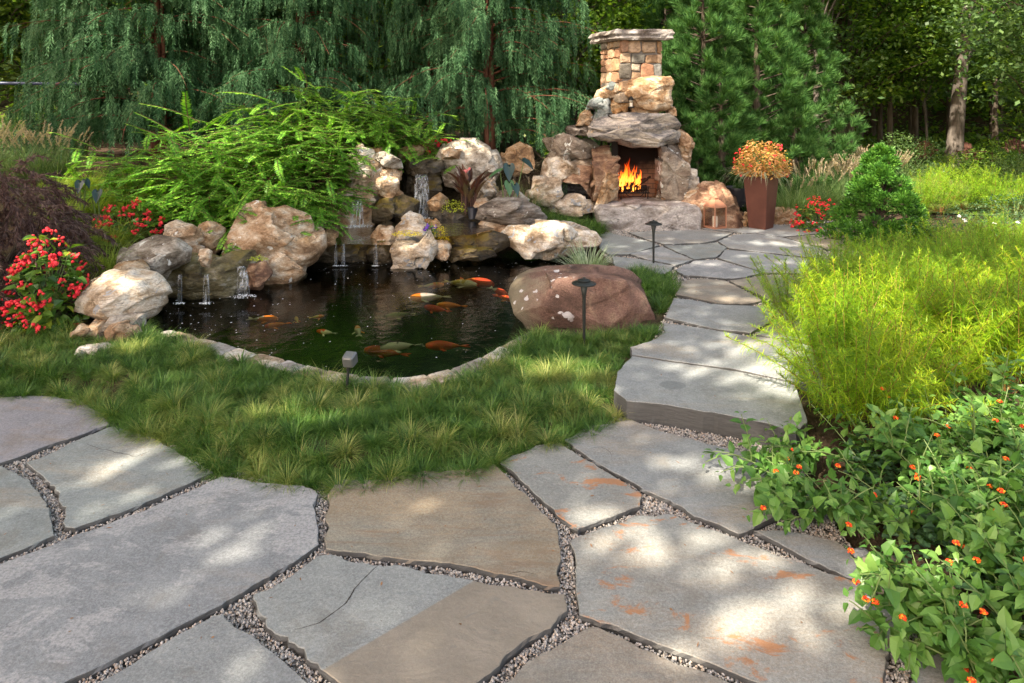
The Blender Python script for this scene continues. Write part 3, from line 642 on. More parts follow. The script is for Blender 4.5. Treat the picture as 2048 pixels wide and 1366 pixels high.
# steps
slab([(1253, 801), (1326, 808), (1436, 826), (1546, 848), (1592, 866), (1615, 842), (1590, 771), (1573, 764), (1473, 742), (1363, 726), (1264, 711), (1235, 742), (1228, 779)], .125, M['slab_step'], "thick stone step with a rough dark riser and a round wet patch", .19, .004, "stone steps of the path", "stone_step", "step")
slab([(1264, 709), (1363, 723), (1473, 738), (1572, 759), (1660, 775), (1660, 700), (1546, 676), (1498, 672), (1418, 658), (1326, 645), (1330, 662), (1315, 676), (1260, 694)], .14, M['slab_far'], "broad sunlit stone tread just above the thick front step", .12, .006, "stone steps of the path", "stone_step", "step")
FAR = [
 ([(1330, 634), (1348, 596), (1385, 599), (1418, 607), (1458, 610), (1502, 611), (1550, 618), (1539, 643), (1502, 665), (1436, 658)], 'slab_far', "upper patio flagstone bordering the second step"),
 ([(1546, 648), (1570, 630), (1640, 640), (1640, 680), (1560, 675), (1511, 668)], 'slab_far', "upper patio flagstone running under the yellow feathery plants"),
 ([(1352, 588), (1367, 561), (1400, 556), (1451, 561), (1502, 587), (1528, 600), (1498, 607), (1436, 606), (1392, 596)], 'slab_warm', "half moon patio flagstone with a bright sunny lower edge"),
 ([(1458, 561), (1520, 552), (1583, 552), (1640, 575), (1610, 605), (1546, 603), (1510, 585)], 'slab_warm', "patio flagstone beside the yellow plants' wispy shoots"),
 ([(1352, 539), (1389, 521), (1433, 519), (1524, 544), (1491, 554), (1451, 557), (1407, 552), (1367, 550)], 'slab_pale', "lens shaped patio flagstone right of the small grass patch"),
 ([(1436, 515), (1451, 499), (1510, 504), (1634, 519), (1670, 541), (1616, 546), (1528, 544)], 'slab_far', "long pale patio flagstone right of the far path light"),
 ([(1436, 482), (1469, 469), (1510, 467), (1568, 475), (1645, 497), (1640, 516), (1546, 506), (1458, 496)], 'slab_far', "patio flagstone with streaks of sun in front of the planter"),
 ([(1328, 491), (1370, 490), (1414, 487), (1433, 484), (1453, 495), (1433, 513), (1389, 518)], 'slab_cool', "diamond patio flagstone just right of the far path light"),
 ([(1260, 508), (1323, 492), (1385, 519), (1352, 530), (1290, 517)], 'slab_far', "patio flagstone crossed by the far path light's stem"),
 ([(1217, 508), (1257, 508), (1319, 490), (1293, 481), (1220, 466), (1195, 470), (1198, 495)], 'slab_cool', "patio flagstone left of the far light behind the pale grass"),
 ([(1224, 512), (1286, 519), (1348, 532), (1330, 548), (1290, 545), (1230, 535)], 'slab_far', "patio flagstone right behind the purple boulder"),
 ([(1257, 464), (1400, 459), (1466, 465), (1433, 480), (1407, 485), (1330, 488), (1293, 478)], 'slab', "wide patio flagstone along the foot of the hearth"),
 ([(1444, 457), (1499, 456), (1546, 450), (1619, 451), (1667, 463), (1564, 473), (1510, 466), (1484, 465)], 'slab_far', "patio flagstone on which the tall planter stands"),
 ([(1572, 475), (1671, 465), (1720, 472), (1745, 490), (1690, 500), (1650, 496)], 'slab_warm', "patio flagstone in front of the red begonias at the right"),
 ([(1405, 457), (1440, 455), (1478, 463), (1466, 463)], 'slab', "small patio flagstone sliver below the copper lantern"),
]
for px, m, lb in FAR: slab(px, .155, M[m], lb, .045, .005)
slab([(1633, 452), (1650, 444), (1690, 440), (1720, 452), (1690, 463), (1650, 463)], .22, M['slab_far'], "raised curb stone at the patio edge below the green conifer", .12, .006, "curb stones", "curb_stone", "stone")

def crack(o, pts, wd, z):
    q = np.array([P(x, y, z)[:2] for x, y in pts]); m = 40; t = np.linspace(0, len(q) - 1, m); c = np.c_[np.interp(t, range(len(q)), q[:, 0]), np.interp(t, range(len(q)), q[:, 1])]
    c = c + .010 * fbm(np.c_[c * 14, 0 * c[:, :1]], 3, 2)[:, None]; tg = unit(np.gradient(c, axis=0)); nr = np.c_[-tg[:, 1], tg[:, 0]]; w_ = (wd * np.sin(np.pi * np.linspace(.04, .98, m)) * rng.uniform(.4, 1.2, m))[:, None]
    zz = np.full((m, 1), z + .0012); V = np.concatenate([np.c_[c - nr * w_, zz], np.c_[c + nr * w_, zz]]) - np.array(o.location); i = np.arange(m - 1)
    g = G(); g.add(V, np.stack([i, i + 1, m + i + 1, m + i], -1)); part("crack", g, M['crackline'], o)
M['crackline'] = plain("crack_shadow", (.05, .045, .04), .95, .05)
FS = {o["label"]: o for o in COL.objects if "label" in o}
crack(FS["grey flagstone with a thin curved crack and a sunny patch under the grass edge"], [(146, 880), (185, 892), (232, 906), (270, 914), (300, 902), (310, 899)], .0022, 0)
crack(FS["flagstone split by a diagonal crack, pale at the left and tan at the right"], [(592, 1258), (640, 1245), (690, 1208), (718, 1170), (745, 1140), (756, 1131)], .0035, 0)
crack(FS["grey flagstone lying directly below the thick step"], [(1175, 897), (1200, 895), (1222, 904), (1225, 914)], .0015, 0)
crack(FS["banded" ] if "banded" in FS else FS["tan flagstone streaked with brown bands at the middle of the grass edge"], [(1005, 1147), (1040, 1143), (1075, 1152)], .0016, 0)
# pebbles between the slabs
def scatter(n, pg, z):
    lo, hi = pg.min(0), pg.max(0); p = lo + rng.random((n, 2)) * (hi - lo); p = p[inside(p, pg)]
    for s, sz in SLABS:
        if abs(sz - z) < .3:
            b = (p[:, 0] > s[:, 0].min()) & (p[:, 0] < s[:, 0].max()) & (p[:, 1] > s[:, 1].min()) & (p[:, 1] < s[:, 1].max())
            k = np.ones(len(p), bool); k[b] = ~inside(p[b], s); p = p[k]
    return p
lowv = LOW[(LOW[:, 1] > 0)]; vis = np.array([[-4.6, 2.25], [3.0, 2.25], [3.2, 5.6], [-5.2, 5.9]])
p = scatter(int(11500 * 26), vis, 0); p = p[inside(p, LOW)]
g = G(); pebbles(g, np.c_[p, -.034 + .010 * rng.random(len(p))], rng.uniform(.0038, .0078, len(p)))
struct("gravel", g, M['pebble'], True, "stuff")
p = scatter(90000, UP, .14); g = G(); pebbles(g, np.c_[p, .118 + .012 * rng.random(len(p))], rng.uniform(.006, .010, len(p)))
struct("gravel", g, M['pebble'], True, "stuff")

# ------------------------------------------------------------------ pond coping
INNER = [(318, 662), (345, 655), (400, 671), (450, 683), (500, 699), (552, 709), (605, 723), (658, 735), (700, 744), (752, 750), (810, 753), (869, 741), (933, 722), (980, 700), (1020, 678), (1060, 658)]
ip = np.array([P(x, y, .1)[:2] for x, y in INNER])
for _ in range(3): ip = np.concatenate([ip[:1]] + [np.stack([.75 * a + .25 * b, .25 * a + .75 * b]) for a, b in zip(ip[:-1], ip[1:])] + [ip[-1:]])
sl_ = np.r_[0, np.cumsum(np.linalg.norm(np.diff(ip, axis=0), axis=1))]
tot = sl_[-1]; nst = 16; cuts = np.linspace(0, tot, nst + 1) + np.r_[0, rng.uniform(-.08, .08, nst - 1), 0]
COP = ["pale sunlit coping stone at the left end of the pond rim", "long bright coping stone next to the left end stone of the rim", "grey pink coping stone beyond the sunlit left end of the rim"]
for k in range(nst):
    a, b = cuts[k] + .004, cuts[k + 1] - .004; m = 13; t = np.linspace(a, b, m)
    q = np.c_[np.interp(t, sl_, ip[:, 0]), np.interp(t, sl_, ip[:, 1])]; tg = unit(np.gradient(q, axis=0)); nr = np.c_[tg[:, 1], -tg[:, 0]]
    if k < 2: pass
    wv = .185 + .02 * rng.random(); prof = [(-.0, -.10), (-.012, .02), (.0, .075), (.03, .1), (wv - .04, .102), (wv - .01, .085), (wv, -.05)]
    rows = []
    for u, z in prof:
        jit = fbm(np.c_[q * 8, np.full(m, z * 30 + k)], 3, 3) * .016
        sq = (np.abs(np.linspace(-1, 1, m)) ** 10) * .018
        rows.append(np.c_[q + nr * (u + jit * .6)[:, None], z - sq * (z > 0) + fbm(np.c_[q * 9, np.full(m, u * 20 + k)], 2, 6) * .008 - .004])
    V = np.stack(rows, 1).reshape(-1, 3); r = len(prof); i = (np.arange(m - 1)[:, None] * r + np.arange(r - 1)[None]).ravel()
    g = G(); g.add(V, np.stack([i, i + r, i + r + 1, i + 1], -1), [list(range(r))[::-1], list(range((m - 1) * r, m * r))])
    lb = COP[k] if k < 3 else "coping stone of the pond rim between the spotlight and the purple boulder" if k > 9 else "coping stone of the pond rim left of the spotlight"
    solo("coping_stone", g, M['white'] if k % 3 else M['hearth'], lb, "coping stone", (q[m // 2][0], q[m // 2][1], 0), "coping stones of the pond rim " + ("right" if k > 9 else "left"))

# ------------------------------------------------------------------ boulders and rockwork
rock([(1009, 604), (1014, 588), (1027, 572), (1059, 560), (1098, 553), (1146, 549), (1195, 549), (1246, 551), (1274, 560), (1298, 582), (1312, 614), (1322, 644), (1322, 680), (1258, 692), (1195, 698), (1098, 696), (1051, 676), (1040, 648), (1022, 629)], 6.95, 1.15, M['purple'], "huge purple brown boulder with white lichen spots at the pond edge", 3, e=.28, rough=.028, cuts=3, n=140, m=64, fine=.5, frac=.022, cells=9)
rock([(135, 612), (150, 570), (190, 547), (240, 546), (285, 560), (312, 590), (316, 622), (295, 648), (240, 656), (175, 652), (138, 640)], 6.8, .75, M['white'], "big white and tan boulder beside the red begonias", 11, strata=.010, frac=.035, cells=9)
RK = [  # outline, distance, thickness, material, label, seed, extra
 ([(232, 535), (240, 500), (290, 487), (330, 490), (355, 510), (350, 532), (310, 560), (285, 566), (240, 556)], 7.7, .6, 'grey', "slanting tan and grey rock behind the big white boulder", {}),
 ([(212, 548), (235, 532), (268, 527), (282, 545), (275, 566), (225, 562)], 7.3, .35, 'tanwarm', "small flat brown rock wedged behind the white boulder", {}),
 ([(320, 484), (330, 458), (350, 449), (374, 455), (394, 480), (396, 507), (376, 524), (345, 524), (324, 508)], 8.4, .5, 'tan', "rounded pinkish rock at the left above the wet ledge", {'e': .75}),
 ([(383, 475), (390, 448), (415, 448), (442, 460), (448, 490), (432, 508), (395, 508)], 8.7, .5, 'tanwarm', "rounded tan rock next to the pinkish one under shrub branches", {'e': .7}),
 ([(437, 472), (455, 440), (500, 423), (550, 427), (600, 445), (621, 480), (623, 507), (608, 537), (575, 562), (540, 578), (520, 566), (532, 540), (500, 512), (450, 507)], 8.75, 1.0, 'tan', "large craggy tan boulder under the shrub at the pond's left side", {'strata': .012, 'n': 150, 'm': 64}),
 ([(480, 550), (495, 528), (525, 530), (537, 550), (520, 574), (495, 574)], 8.3, .4, 'rust', "red brown wet stone at the right end of the mossy ledge", {'e': .8}),
 ([(394, 504), (404, 499), (417, 507), (419, 520), (413, 535), (400, 533)], 7.75, .18, 'tan', "small knobbly stone standing on the mossy ledge", {}),
 ([(292, 548), (330, 525), (400, 519), (480, 519), (503, 530), (497, 562), (480, 590), (420, 600), (350, 606), (312, 596)], 8.05, .75, 'ledge', "mossy wet ledge with three thin spouts over the pond", {'strata': .02, 'e': .4}),
 ([(620, 490), (630, 470), (650, 461), (669, 470), (667, 487), (640, 502)], 9.45, .4, 'tanwarm', "small pink tan rock left of the middle stream pool", {}),
 ([(615, 508), (640, 489), (700, 484), (740, 485), (742, 500), (738, 530), (690, 540), (622, 540)], 9.75, .55, 'wetdark', "long dark wet stone under the middle pool's lip", {'strata': .01, 'e': .35}),
 ([(736, 500), (742, 484), (790, 488), (794, 510), (786, 530), (742, 534)], 9.65, .5, 'wetdark', "shorter dark wet stone left of the white rock pair", {'e': .4}),
 ([(785, 508), (792, 488), (835, 490), (852, 470), (864, 488), (870, 517), (845, 532), (790, 536)], 9.35, .5, 'white', "white block of rock standing in the pond with yellow moss", {'e': .4, 'strata': .006}),
 ([(788, 472), (800, 446), (822, 428), (838, 434), (850, 455), (866, 492), (848, 500), (800, 496)], 9.8, .45, 'white', "pointed white rock leaning behind the white block", {'e': .6}),
 ([(743, 476), (755, 456), (782, 458), (795, 478), (772, 490), (750, 486)], 9.75, .35, 'tan', "small pale rock left of the pointed white rock", {}),
 ([(862, 495), (872, 486), (892, 485), (899, 497), (896, 514), (868, 520)], 9.5, .35, 'tan', "small pink rock between white block and cascade", {}),
 ([(838, 455), (850, 442), (868, 440), (878, 450), (870, 462)], 10.1, .25, 'orange', "small orange stone behind the pansies", {}),
 ([(684, 395), (692, 330), (712, 298), (742, 302), (760, 332), (766, 390), (742, 410), (700, 405)], 11.1, .6, 'white', "tall white and tan rock left of the main waterfall", {'cuts': 9, 'e': .4}),
 ([(756, 395), (760, 345), (778, 335), (797, 345), (800, 388), (782, 402)], 11.0, .4, 'tan', "smooth upright tan rock next to the waterfall hollow", {}),
 ([(742, 312), (768, 306), (800, 323), (801, 336), (770, 334)], 11.0, .5, 'grey', "thin grey capstone above the upright tan rock", {'e': .5}),
 ([(735, 300), (750, 294), (772, 296), (775, 312), (740, 314)], 11.4, .4, 'tanwarm', "small pink brown rock above the capstone", {}),
 ([(600, 470), (622, 420), (650, 392), (685, 388), (725, 395), (748, 430), (748, 462), (700, 476), (640, 482)], 10.75, .8, 'tanwarm', "sloping veined rock with white water streaming down", {'strata': .01}),
 ([(738, 430), (755, 402), (795, 396), (828, 408), (830, 440), (795, 452), (748, 448)], 10.9, .6, 'wet', "orange brown wet rock beneath the waterfall's left side", {}),
 ([(796, 345), (812, 318), (850, 312), (876, 322), (884, 372), (868, 405), (848, 425), (800, 400)], 11.7, .6, 'wetdark', "dark wet rock that the main waterfall spills over", {'e': .35}),
 ([(800, 330), (830, 318), (880, 322), (884, 338), (845, 348), (806, 345)], 11.5, .6, 'wetdark', "dark overhanging lip stone of the main waterfall", {'e': .5}),
 ([(872, 318), (885, 290), (920, 274), (952, 275), (980, 294), (993, 332), (982, 368), (940, 385), (890, 364), (874, 340)], 11.8, 1.0, 'grey', "big grey boulder right of the waterfall behind dark red leaves", {'cuts': 9}),
 ([(940, 376), (962, 350), (985, 340), (994, 398), (978, 422), (950, 410)], 11.6, .5, 'white', "pitted white rock below the big grey boulder", {'rough': .08}),
 ([(858, 404), (878, 389), (893, 400), (893, 418), (862, 420)], 11.0, .35, 'tanwarm', "small brown stone at the right foot of the waterfall", {}),
 ([(850, 424), (870, 415), (930, 420), (957, 426), (958, 452), (930, 458), (860, 446)], 10.95, .4, 'wetdark', "low mossy dark wall stone beside the waterfall pool", {'e': .25, 'strata': .006}),
 ([(948, 418), (952, 400), (972, 396), (982, 408), (968, 430), (952, 430)], 10.9, .35, 'tan', "pale rough rock at the pool's right corner", {}),
 ([(962, 440), (968, 420), (1000, 403), (1040, 405), (1070, 420), (1086, 440), (1074, 452), (1000, 452)], 10.3, .7, 'slate', "flat brown layered boulder right of the stream", {'strata': .02}),
 ([(950, 462), (965, 444), (1080, 446), (1078, 474), (1000, 480), (955, 476)], 10.35, .7, 'tan', "pinkish base stone under the brown layered boulder", {'e': .4}),
 ([(1008, 476), (1025, 458), (1080, 452), (1140, 457), (1176, 468), (1188, 482), (1160, 498), (1110, 507), (1050, 505), (1018, 494)], 9.8, .95, 'white', "long white slab of rock overhanging the pond's back edge", {'strata': .012, 'e': .5, 'n': 132}),
 ([(886, 492), (900, 474), (950, 472), (958, 488), (930, 500), (892, 502)], 9.9, .4, 'wet', "wet brown cascade stone at the left of the small cascade", {'e': .45}),
 ([(945, 478), (975, 466), (1010, 474), (1018, 492), (985, 504), (950, 498)], 9.9, .4, 'wet', "wet brown cascade stone beside the white overhanging slab", {'e': .5}),
 ([(880, 478), (895, 458), (915, 462), (920, 478), (900, 488)], 10.2, .3, 'wetdark', "dark round stone behind the yellow flowers", {'e': .7}),
 ([(893, 505), (935, 496), (985, 500), (990, 514), (940, 520), (898, 518)], 9.65, .35, 'wet', "low wet stone at the waterline of the small cascade", {'e': .5}),
 ([(985, 398), (1000, 384), (1040, 388), (1055, 402), (1010, 412)], 11.3, .5, 'grey', "grey stone step behind the elephant ear plants", {'strata': .015}),
 ([(1000, 330), (1012, 296), (1040, 285), (1060, 300), (1066, 335), (1030, 350)], 12.4, .5, 'tanwarm', "tan boulder hidden behind hanging cedar fronds", {}),
 ([(835, 292), (850, 280), (872, 284), (878, 300), (846, 306)], 12.2, .4, 'tanwarm', "small rose coloured rock under the red flowers uphill", {}),
 ([(800, 300), (825, 288), (845, 300), (840, 318), (805, 318)], 11.9, .4, 'tanwarm', "small tan rock above the waterfall lip", {}),
 ([(885, 302), (900, 296), (920, 300), (915, 316), (885, 318)], 11.5, .3, 'tan', "small pale rock wedged against the big grey boulder", {}),
 ([(205, 682), (215, 658), (240, 652), (262, 660), (266, 684), (240, 696), (210, 694)], 6.3, .32, 'tan', "small pale rock at the left end of the pond rim", {}),
 ([(168, 668), (178, 648), (198, 650), (206, 668), (196, 684), (174, 682)], 6.5, .28, 'tanwarm', "little tan rock below the big white boulder", {}),
 ([(200, 655), (215, 637), (268, 638), (272, 656), (240, 662)], 6.55, .35, 'grey', "flat grey rock tucked under the big white boulder", {'strata': .015}),
 ([(143, 668), (152, 655), (172, 660), (170, 680), (148, 680)], 6.4, .25, 'tan', "small tan stone at the foot of the begonias", {}),
 ([(148, 716), (155, 698), (195, 694), (214, 702), (205, 722), (165, 726)], 6.0, .4, 'white', "flat white stone lying in the grass at the left", {'e': .7}),
 ([(1085, 302), (1094, 280), (1140, 272), (1190, 273), (1196, 318), (1150, 326), (1095, 324)], 12.3, .7, 'lichen', "brown lichen covered block left of the fireplace", {'e': .4}),
 ([(1132, 270), (1138, 254), (1190, 251), (1194, 272)], 12.35, .6, 'slate', "thin grey capstone on the lichen covered block", {'e': .4}),
 ([(1072, 348), (1082, 324), (1130, 319), (1190, 322), (1192, 348), (1130, 354), (1078, 362)], 12.2, .7, 'white', "white layered rock under the lichen block left of the fireplace", {'strata': .012, 'e': .4}),
 ([(1056, 392), (1070, 358), (1122, 352), (1126, 390), (1112, 408), (1062, 402)], 12.0, .6, 'white', "white rock left of the dark hollow", {'strata': .012}),
 ([(1106, 402), (1120, 350), (1150, 345), (1186, 350), (1190, 402), (1150, 408)], 12.4, .3, 'niche', "near black rock in the hollow beside the fireplace", {'e': .3}),
 ([(1118, 352), (1140, 334), (1186, 338), (1198, 396), (1180, 388), (1160, 362), (1130, 362)], 12.05, .35, 'rust', "brown rock arching over the dark hollow", {'e': .5}),
 ([(1098, 414), (1116, 400), (1150, 394), (1182, 402), (1196, 420), (1150, 428), (1108, 424)], 11.9, .5, 'white', "white low rock under the dark hollow", {'strata': .01}),
 ([(1366, 420), (1380, 392), (1420, 374), (1452, 369), (1466, 392), (1486, 420), (1482, 448), (1400, 458), (1372, 452)], 11.75, .7, 'rust', "red brown boulder behind the copper lantern", {'cuts': 9}),
 ([(1365, 400), (1385, 380), (1420, 368), (1450, 372), (1440, 384), (1400, 394)], 11.95, .5, 'tan', "pale rock on top of the red brown boulder", {}),
 ([(1478, 458), (1482, 434), (1496, 428), (1506, 440), (1506, 458)], 11.8, .35, 'tanwarm', "small tan rock left of the planter foot", {}),
 ([(1535, 452), (1545, 425), (1580, 418), (1600, 432), (1604, 452)], 12.0, .45, 'tanwarm', "tan rock behind the planter next to the begonias", {}),
]
def grow(px, f=1.13): c = np.mean(px, 0); return [tuple(c + (np.array(p) - c) * f) for p in px]
for k, (px, D, dep, m, lb, kw) in enumerate(RK): rock(grow(px), D, dep, M[m], lb, 20 + k, **kw)
# round cobbles at the lantana
for k, (x, y, r, m, lb) in enumerate([(1745, 1130, .05, 'tan', "pale round cobble half hidden by lantana leaves"), (1722, 1108, .035, 'bluegrey', "small blue grey cobble next to the pale one"), (1800, 1190, .05, 'tanwarm', "brown cobble under the lantana stems"), (1760, 1165, .055, 'white', "whitish cobble by the rust stained flagstone"), (1775, 1120, .035, 'slate', "dark cobble behind the pale round cobble")]):
    c = P(x, y, .02); g = G(); n_, m_ = 20, 11
    ph = np.linspace(-math.pi / 2, math.pi / 2, m_)[:, None]; th = np.arange(n_)[None] * 2 * math.pi / n_
    d = np.stack([np.cos(ph) * np.cos(th), np.cos(ph) * np.sin(th), np.sin(ph) + 0 * th], -1).reshape(-1, 3)
    V = d * [r * 1.25, r, r * .75] * (1 + .12 * fbm(d * 1.5 + k * 7, 2, k))[:, None] + c
    i = np.arange(m_ - 1)[:, None] * n_; j = np.arange(n_)[None]; kk = (j + 1) % n_
    g.add(V, np.stack([i + j, i + kk, i + n_ + kk, i + n_ + j], -1).reshape(-1, 4))
    solo("cobble", g, M[m], lb, "cobble", c - [0, 0, r * .7], "cobbles by the lantana", smooth=True)

# ------------------------------------------------------------------ moving water
def strip(g, a0, a1, b0, b1, arc=.12, n=10, m=8):
    """a falling sheet from the lip a0-a1 to the foot b0-b1"""
    t = np.linspace(0, 1, n)[:, None, None]; u = np.linspace(0, 1, m)[None, :, None]
    top = np.array(a0) + u * (np.array(a1) - a0); bot = np.array(b0) + u * (np.array(b1) - b0)
    V = top + (bot - top) * np.concatenate([np.sqrt(t), np.sqrt(t), t ** 1.3], -1)
    V[..., 1] -= .02 * np.sin(u[..., 0] * 3.1) + .008 * np.sin(u[..., 0] * 23)
    i = (np.arange(n - 1)[:, None] * m + np.arange(m - 1)[None]).ravel()
    g.add(V.reshape(-1, 3), np.stack([i, i + 1, i + m + 1, i + m], -1))
def splash(g, c, r, n=60):
    a = rng.random(n) * 6.28; q = r * 1.6 * rng.random(n) ** .8
    pebbles(g, np.c_[c[0] + q * np.cos(a) * 1.4, c[1] + q * np.sin(a) * .8, c[2] + .004 + 0 * a], rng.uniform(.002, .006, n))
def fall(px0, px1, y0, D0, qx0, qx1, y1, D1, label, foam=.12, thin=1.0):
    g = G(); strip(g, Q(px0, y0, D0), Q(px1, y0, D0), Q(qx0, y1, D1), Q(qx1, y1, D1))
    o = tag(part("waterfall", g, M['fall'], smooth=True), label, "waterfall", "falling water of the pond")
    if foam:
        f = G(); splash(f, Q((qx0 + qx1) / 2, y1 + 1, D1 - .03), foam * .5, int(110 * foam / .12)); part("splash", f, M['foam'], o, smooth=True)
    return o
fall(831, 853, 349, 11.22, 828, 860, 434, 11.05, "tall main waterfall dropping into the upper pool", .2)
fall(709, 720, 398, 10.35, 700, 728, 452, 10.25, "white stream sliding down the veined rock", .22)
fall(356, 363, 549, 7.62, 355, 364, 606, 7.58, "thin left spout falling from the mossy ledge", .07)
fall(409, 417, 548, 7.60, 406, 419, 606, 7.56, "thin middle spout falling from the mossy ledge", .08)
fall(474, 488, 532, 7.80, 474, 500, 592, 7.7, "fan shaped spout at the ledge's right end", .14)
fall(905, 935, 464, 10.1, 902, 945, 484, 9.95, "small cascade slipping over stones beside the yellow flowers", .1)
for k, x in enumerate((668, 684, 748)): fall(x, x + 5, 487, 9.40, x - 1, x + 7, 531, 9.4, ["leftmost trickle on the long dark wet stone", "trickle running down the middle of the dark wet stone", "trickle on the shorter dark wet stone by the white rock"][k], .05)
pool = poly([(625, 492), (645, 468), (690, 452), (740, 446), (800, 455), (800, 480), (780, 490), (700, 488)], .31); sheet("stream_pool", pool, .31, M['stream'])
pool = poly([(760, 448), (800, 432), (850, 428), (960, 446), (990, 458), (940, 470), (870, 474), (800, 464)], .40); sheet("stream_pool", pool, .40, M['stream'])
g = G()                                              # flecks of foam and fallen petals drifting on the pond
lo, hi = POND.min(0), POND.max(0); q = lo + rng.random((2600, 2)) * (hi - lo); q = q[inside(q, POND)]
wgt = np.exp(-((q[:, 0] + 3.0) ** 2 + (q[:, 1] - 7.2) ** 2) / 1.6) + .8 * np.exp(-((q[:, 1] - 9.4) ** 2) / .25) + .04
q = q[rng.random(len(q)) < wgt * .55]; pebbles(g, np.c_[q, 0 * q[:, 0] + .002], rng.uniform(.003, .012, len(q)) * rng.uniform(.4, 1, len(q)))
g.v = [v * [1, 1, .25] for v in g.v]
struct("pond_foam", g, M['foam'], True, "stuff")

# ------------------------------------------------------------------ koi
def koi(px, py, L, ang, z, cols, label, bend=.25, k=0):
    c = P(px, py, z); D = c[1]
    s = NT("koi_skin"); v = s.coord("Object", (1, 1, 1), False); nz = s.noise(v, 5.5 + (k % 3), 2, .5, .4)
    s_ = s.n("SeparateXYZ"); s.put(s_.inputs[0], v)
    f = s.math('ADD', nz, s.math('MULTIPLY', s_.outputs[0], cols[3] / L))
    col = s.mix(s.ramp(f, cols[2] - .02, cols[2] + .03), cols[0], cols[1])
    mat = s.done(s.bsdf(col, .45, None, .3))
    m_, n_ = 20, 12; t = np.linspace(0, 1, m_)
    wd = L * .125 * np.sin(np.pi * np.clip(t * .93 + .07, 0, 1)) ** .75 * (1 - .45 * t) + .004 * L
    cx = L * (.5 - t) * .8 + .1 * L; cy = bend * L * .35 * t ** 2 * np.sin(t * 2.2)
    a = np.arange(n_) * 2 * math.pi / n_
    V = np.stack([np.repeat(cx[:, None], n_, 1), cy[:, None] + wd[:, None] * np.cos(a), wd[:, None] * 1.1 * np.sin(a)], -1)
    V[:, :, 2] += -.0
    i = np.arange(m_ - 1)[:, None] * n_; j = np.arange(n_)[None]; kk = (j + 1) % n_
    g = G(); g.add(V, np.stack([i + j, i + kk, i + n_ + kk, i + n_ + j], -1).reshape(-1, 4), [list(range(n_))], [list(range((m_ - 1) * n_, m_ * n_))[::-1]])
    o = part("koi", g, mat, None, c, smooth=True); o.rotation_euler = (0, 0, ang); tag(o, label, "koi fish", "koi swimming in the pond")
    e = np.array([cx[-1], cy[-1], 0])
    def fin(nm, p, th=.003):
        p = np.array(p); q = G(); n = len(p)
        q.add(np.r_[p + [0, 0, th], p - [0, 0, th]], [list(range(n))], [list(range(n, 2 * n))[::-1]], [[x, n + x, n + (x + 1) % n, (x + 1) % n] for x in range(n)])
        part(nm, q, mat, o)
    y0 = cy[-1]
    fin("tail_fin", [[e[0] + .03 * L, y0, 0], [e[0] - .1 * L, y0 + .10 * L, .004], [e[0] - .22 * L, y0 + .15 * L, .006], [e[0] - .13 * L, y0 + .02 * L, 0], [e[0] - .2 * L, y0 - .07 * L, -.004], [e[0] - .08 * L, y0 - .05 * L, 0]])
    for sg in (1, -1): fin("side_fin", [[.2 * L, sg * .09 * L, -.02], [.1 * L, sg * .21 * L, -.025], [.02 * L, sg * .2 * L, -.025], [.12 * L, sg * .09 * L, -.02]])
    return o
OR, CR, RD, BK, YE = (.92, .25, .015), (.75, .66, .48), (.72, .085, .025), (.05, .045, .04), (.62, .46, .12)
KOI = [(526, 637, .33, -.08, -.03, (CR, OR, .47, .5), "orange and cream koi swimming alone at the pond's left"),
 (556, 649, .26, 3.6, -.06, (OR, RD, .5, .3), "small red orange koi touching the cream tailed one"),
 (594, 640, .20, 2.0, -.12, (YE, OR, .5, .2), "little orange koi right of the orange and cream one"),
 (633, 634, .17, .6, -.12, (YE, OR, .5, .3), "tiny yellow orange koi farther right of the little orange one"),
 (655, 664, .24, 2.9, -.09, (CR, RD, .5, .6), "small white koi with a red head in the pond's middle"),
 (717, 663, .30, 1.9, -.06, (CR, OR, .53, .7), "slim cream koi with orange head pointing away"),
 (861, 595, .48, 3.2, -.03, (CR, OR, .62, 1.1), "long koi with orange head and white body"),
 (874, 619, .36, 2.55, -.10, (RD, RD, .5, 0), "plain dark red koi slanting behind the white bodied one"),
 (904, 611, .36, 3.0, -.10, (OR, YE, .6, .3), "dull orange koi right of the dark red one"),
 (862, 571, .33, .25, -.08, (YE, OR, .5, .4), "small orange koi nearest to the white rock"),
 (918, 567, .50, -.35, -.06, (YE, CR, .5, .2), "mottled yellow koi next to the big orange koi"),
 (951, 563, .55, -.55, -.04, (OR, RD, .45, .1), "large orange red koi swimming towards the purple boulder"),
 (994, 582, .40, -.9, -.04, (CR, RD, .48, .9), "white and black koi nosing in front of the boulder"),
 (1008, 595, .30, -.7, -.02, (RD, OR, .5, .2), "bright red orange koi half hidden by the purple boulder"),
 (776, 703, .47, 3.0, -.14, ((.42, .06, .02), RD, .6, .2), "big deep red koi nearest to the front rim"),
 (804, 693, .42, 3.35, -.10, (CR, BK, .5, .1), "cream koi with black blotches behind the deep red one"),
 (895, 690, .42, 3.25, -.08, (RD, (.6, .12, .02), .5, .1), "solid orange koi near the front right rim"),
 (802, 630, .36, 3.5, -.2, ((.25, .28, .12), (.12, .16, .07), .5, .1), "faint greenish koi deep in the middle of the pond")]
for k, a in enumerate(KOI): koi(*a, bend=rng.uniform(-.3, .35), k=k)

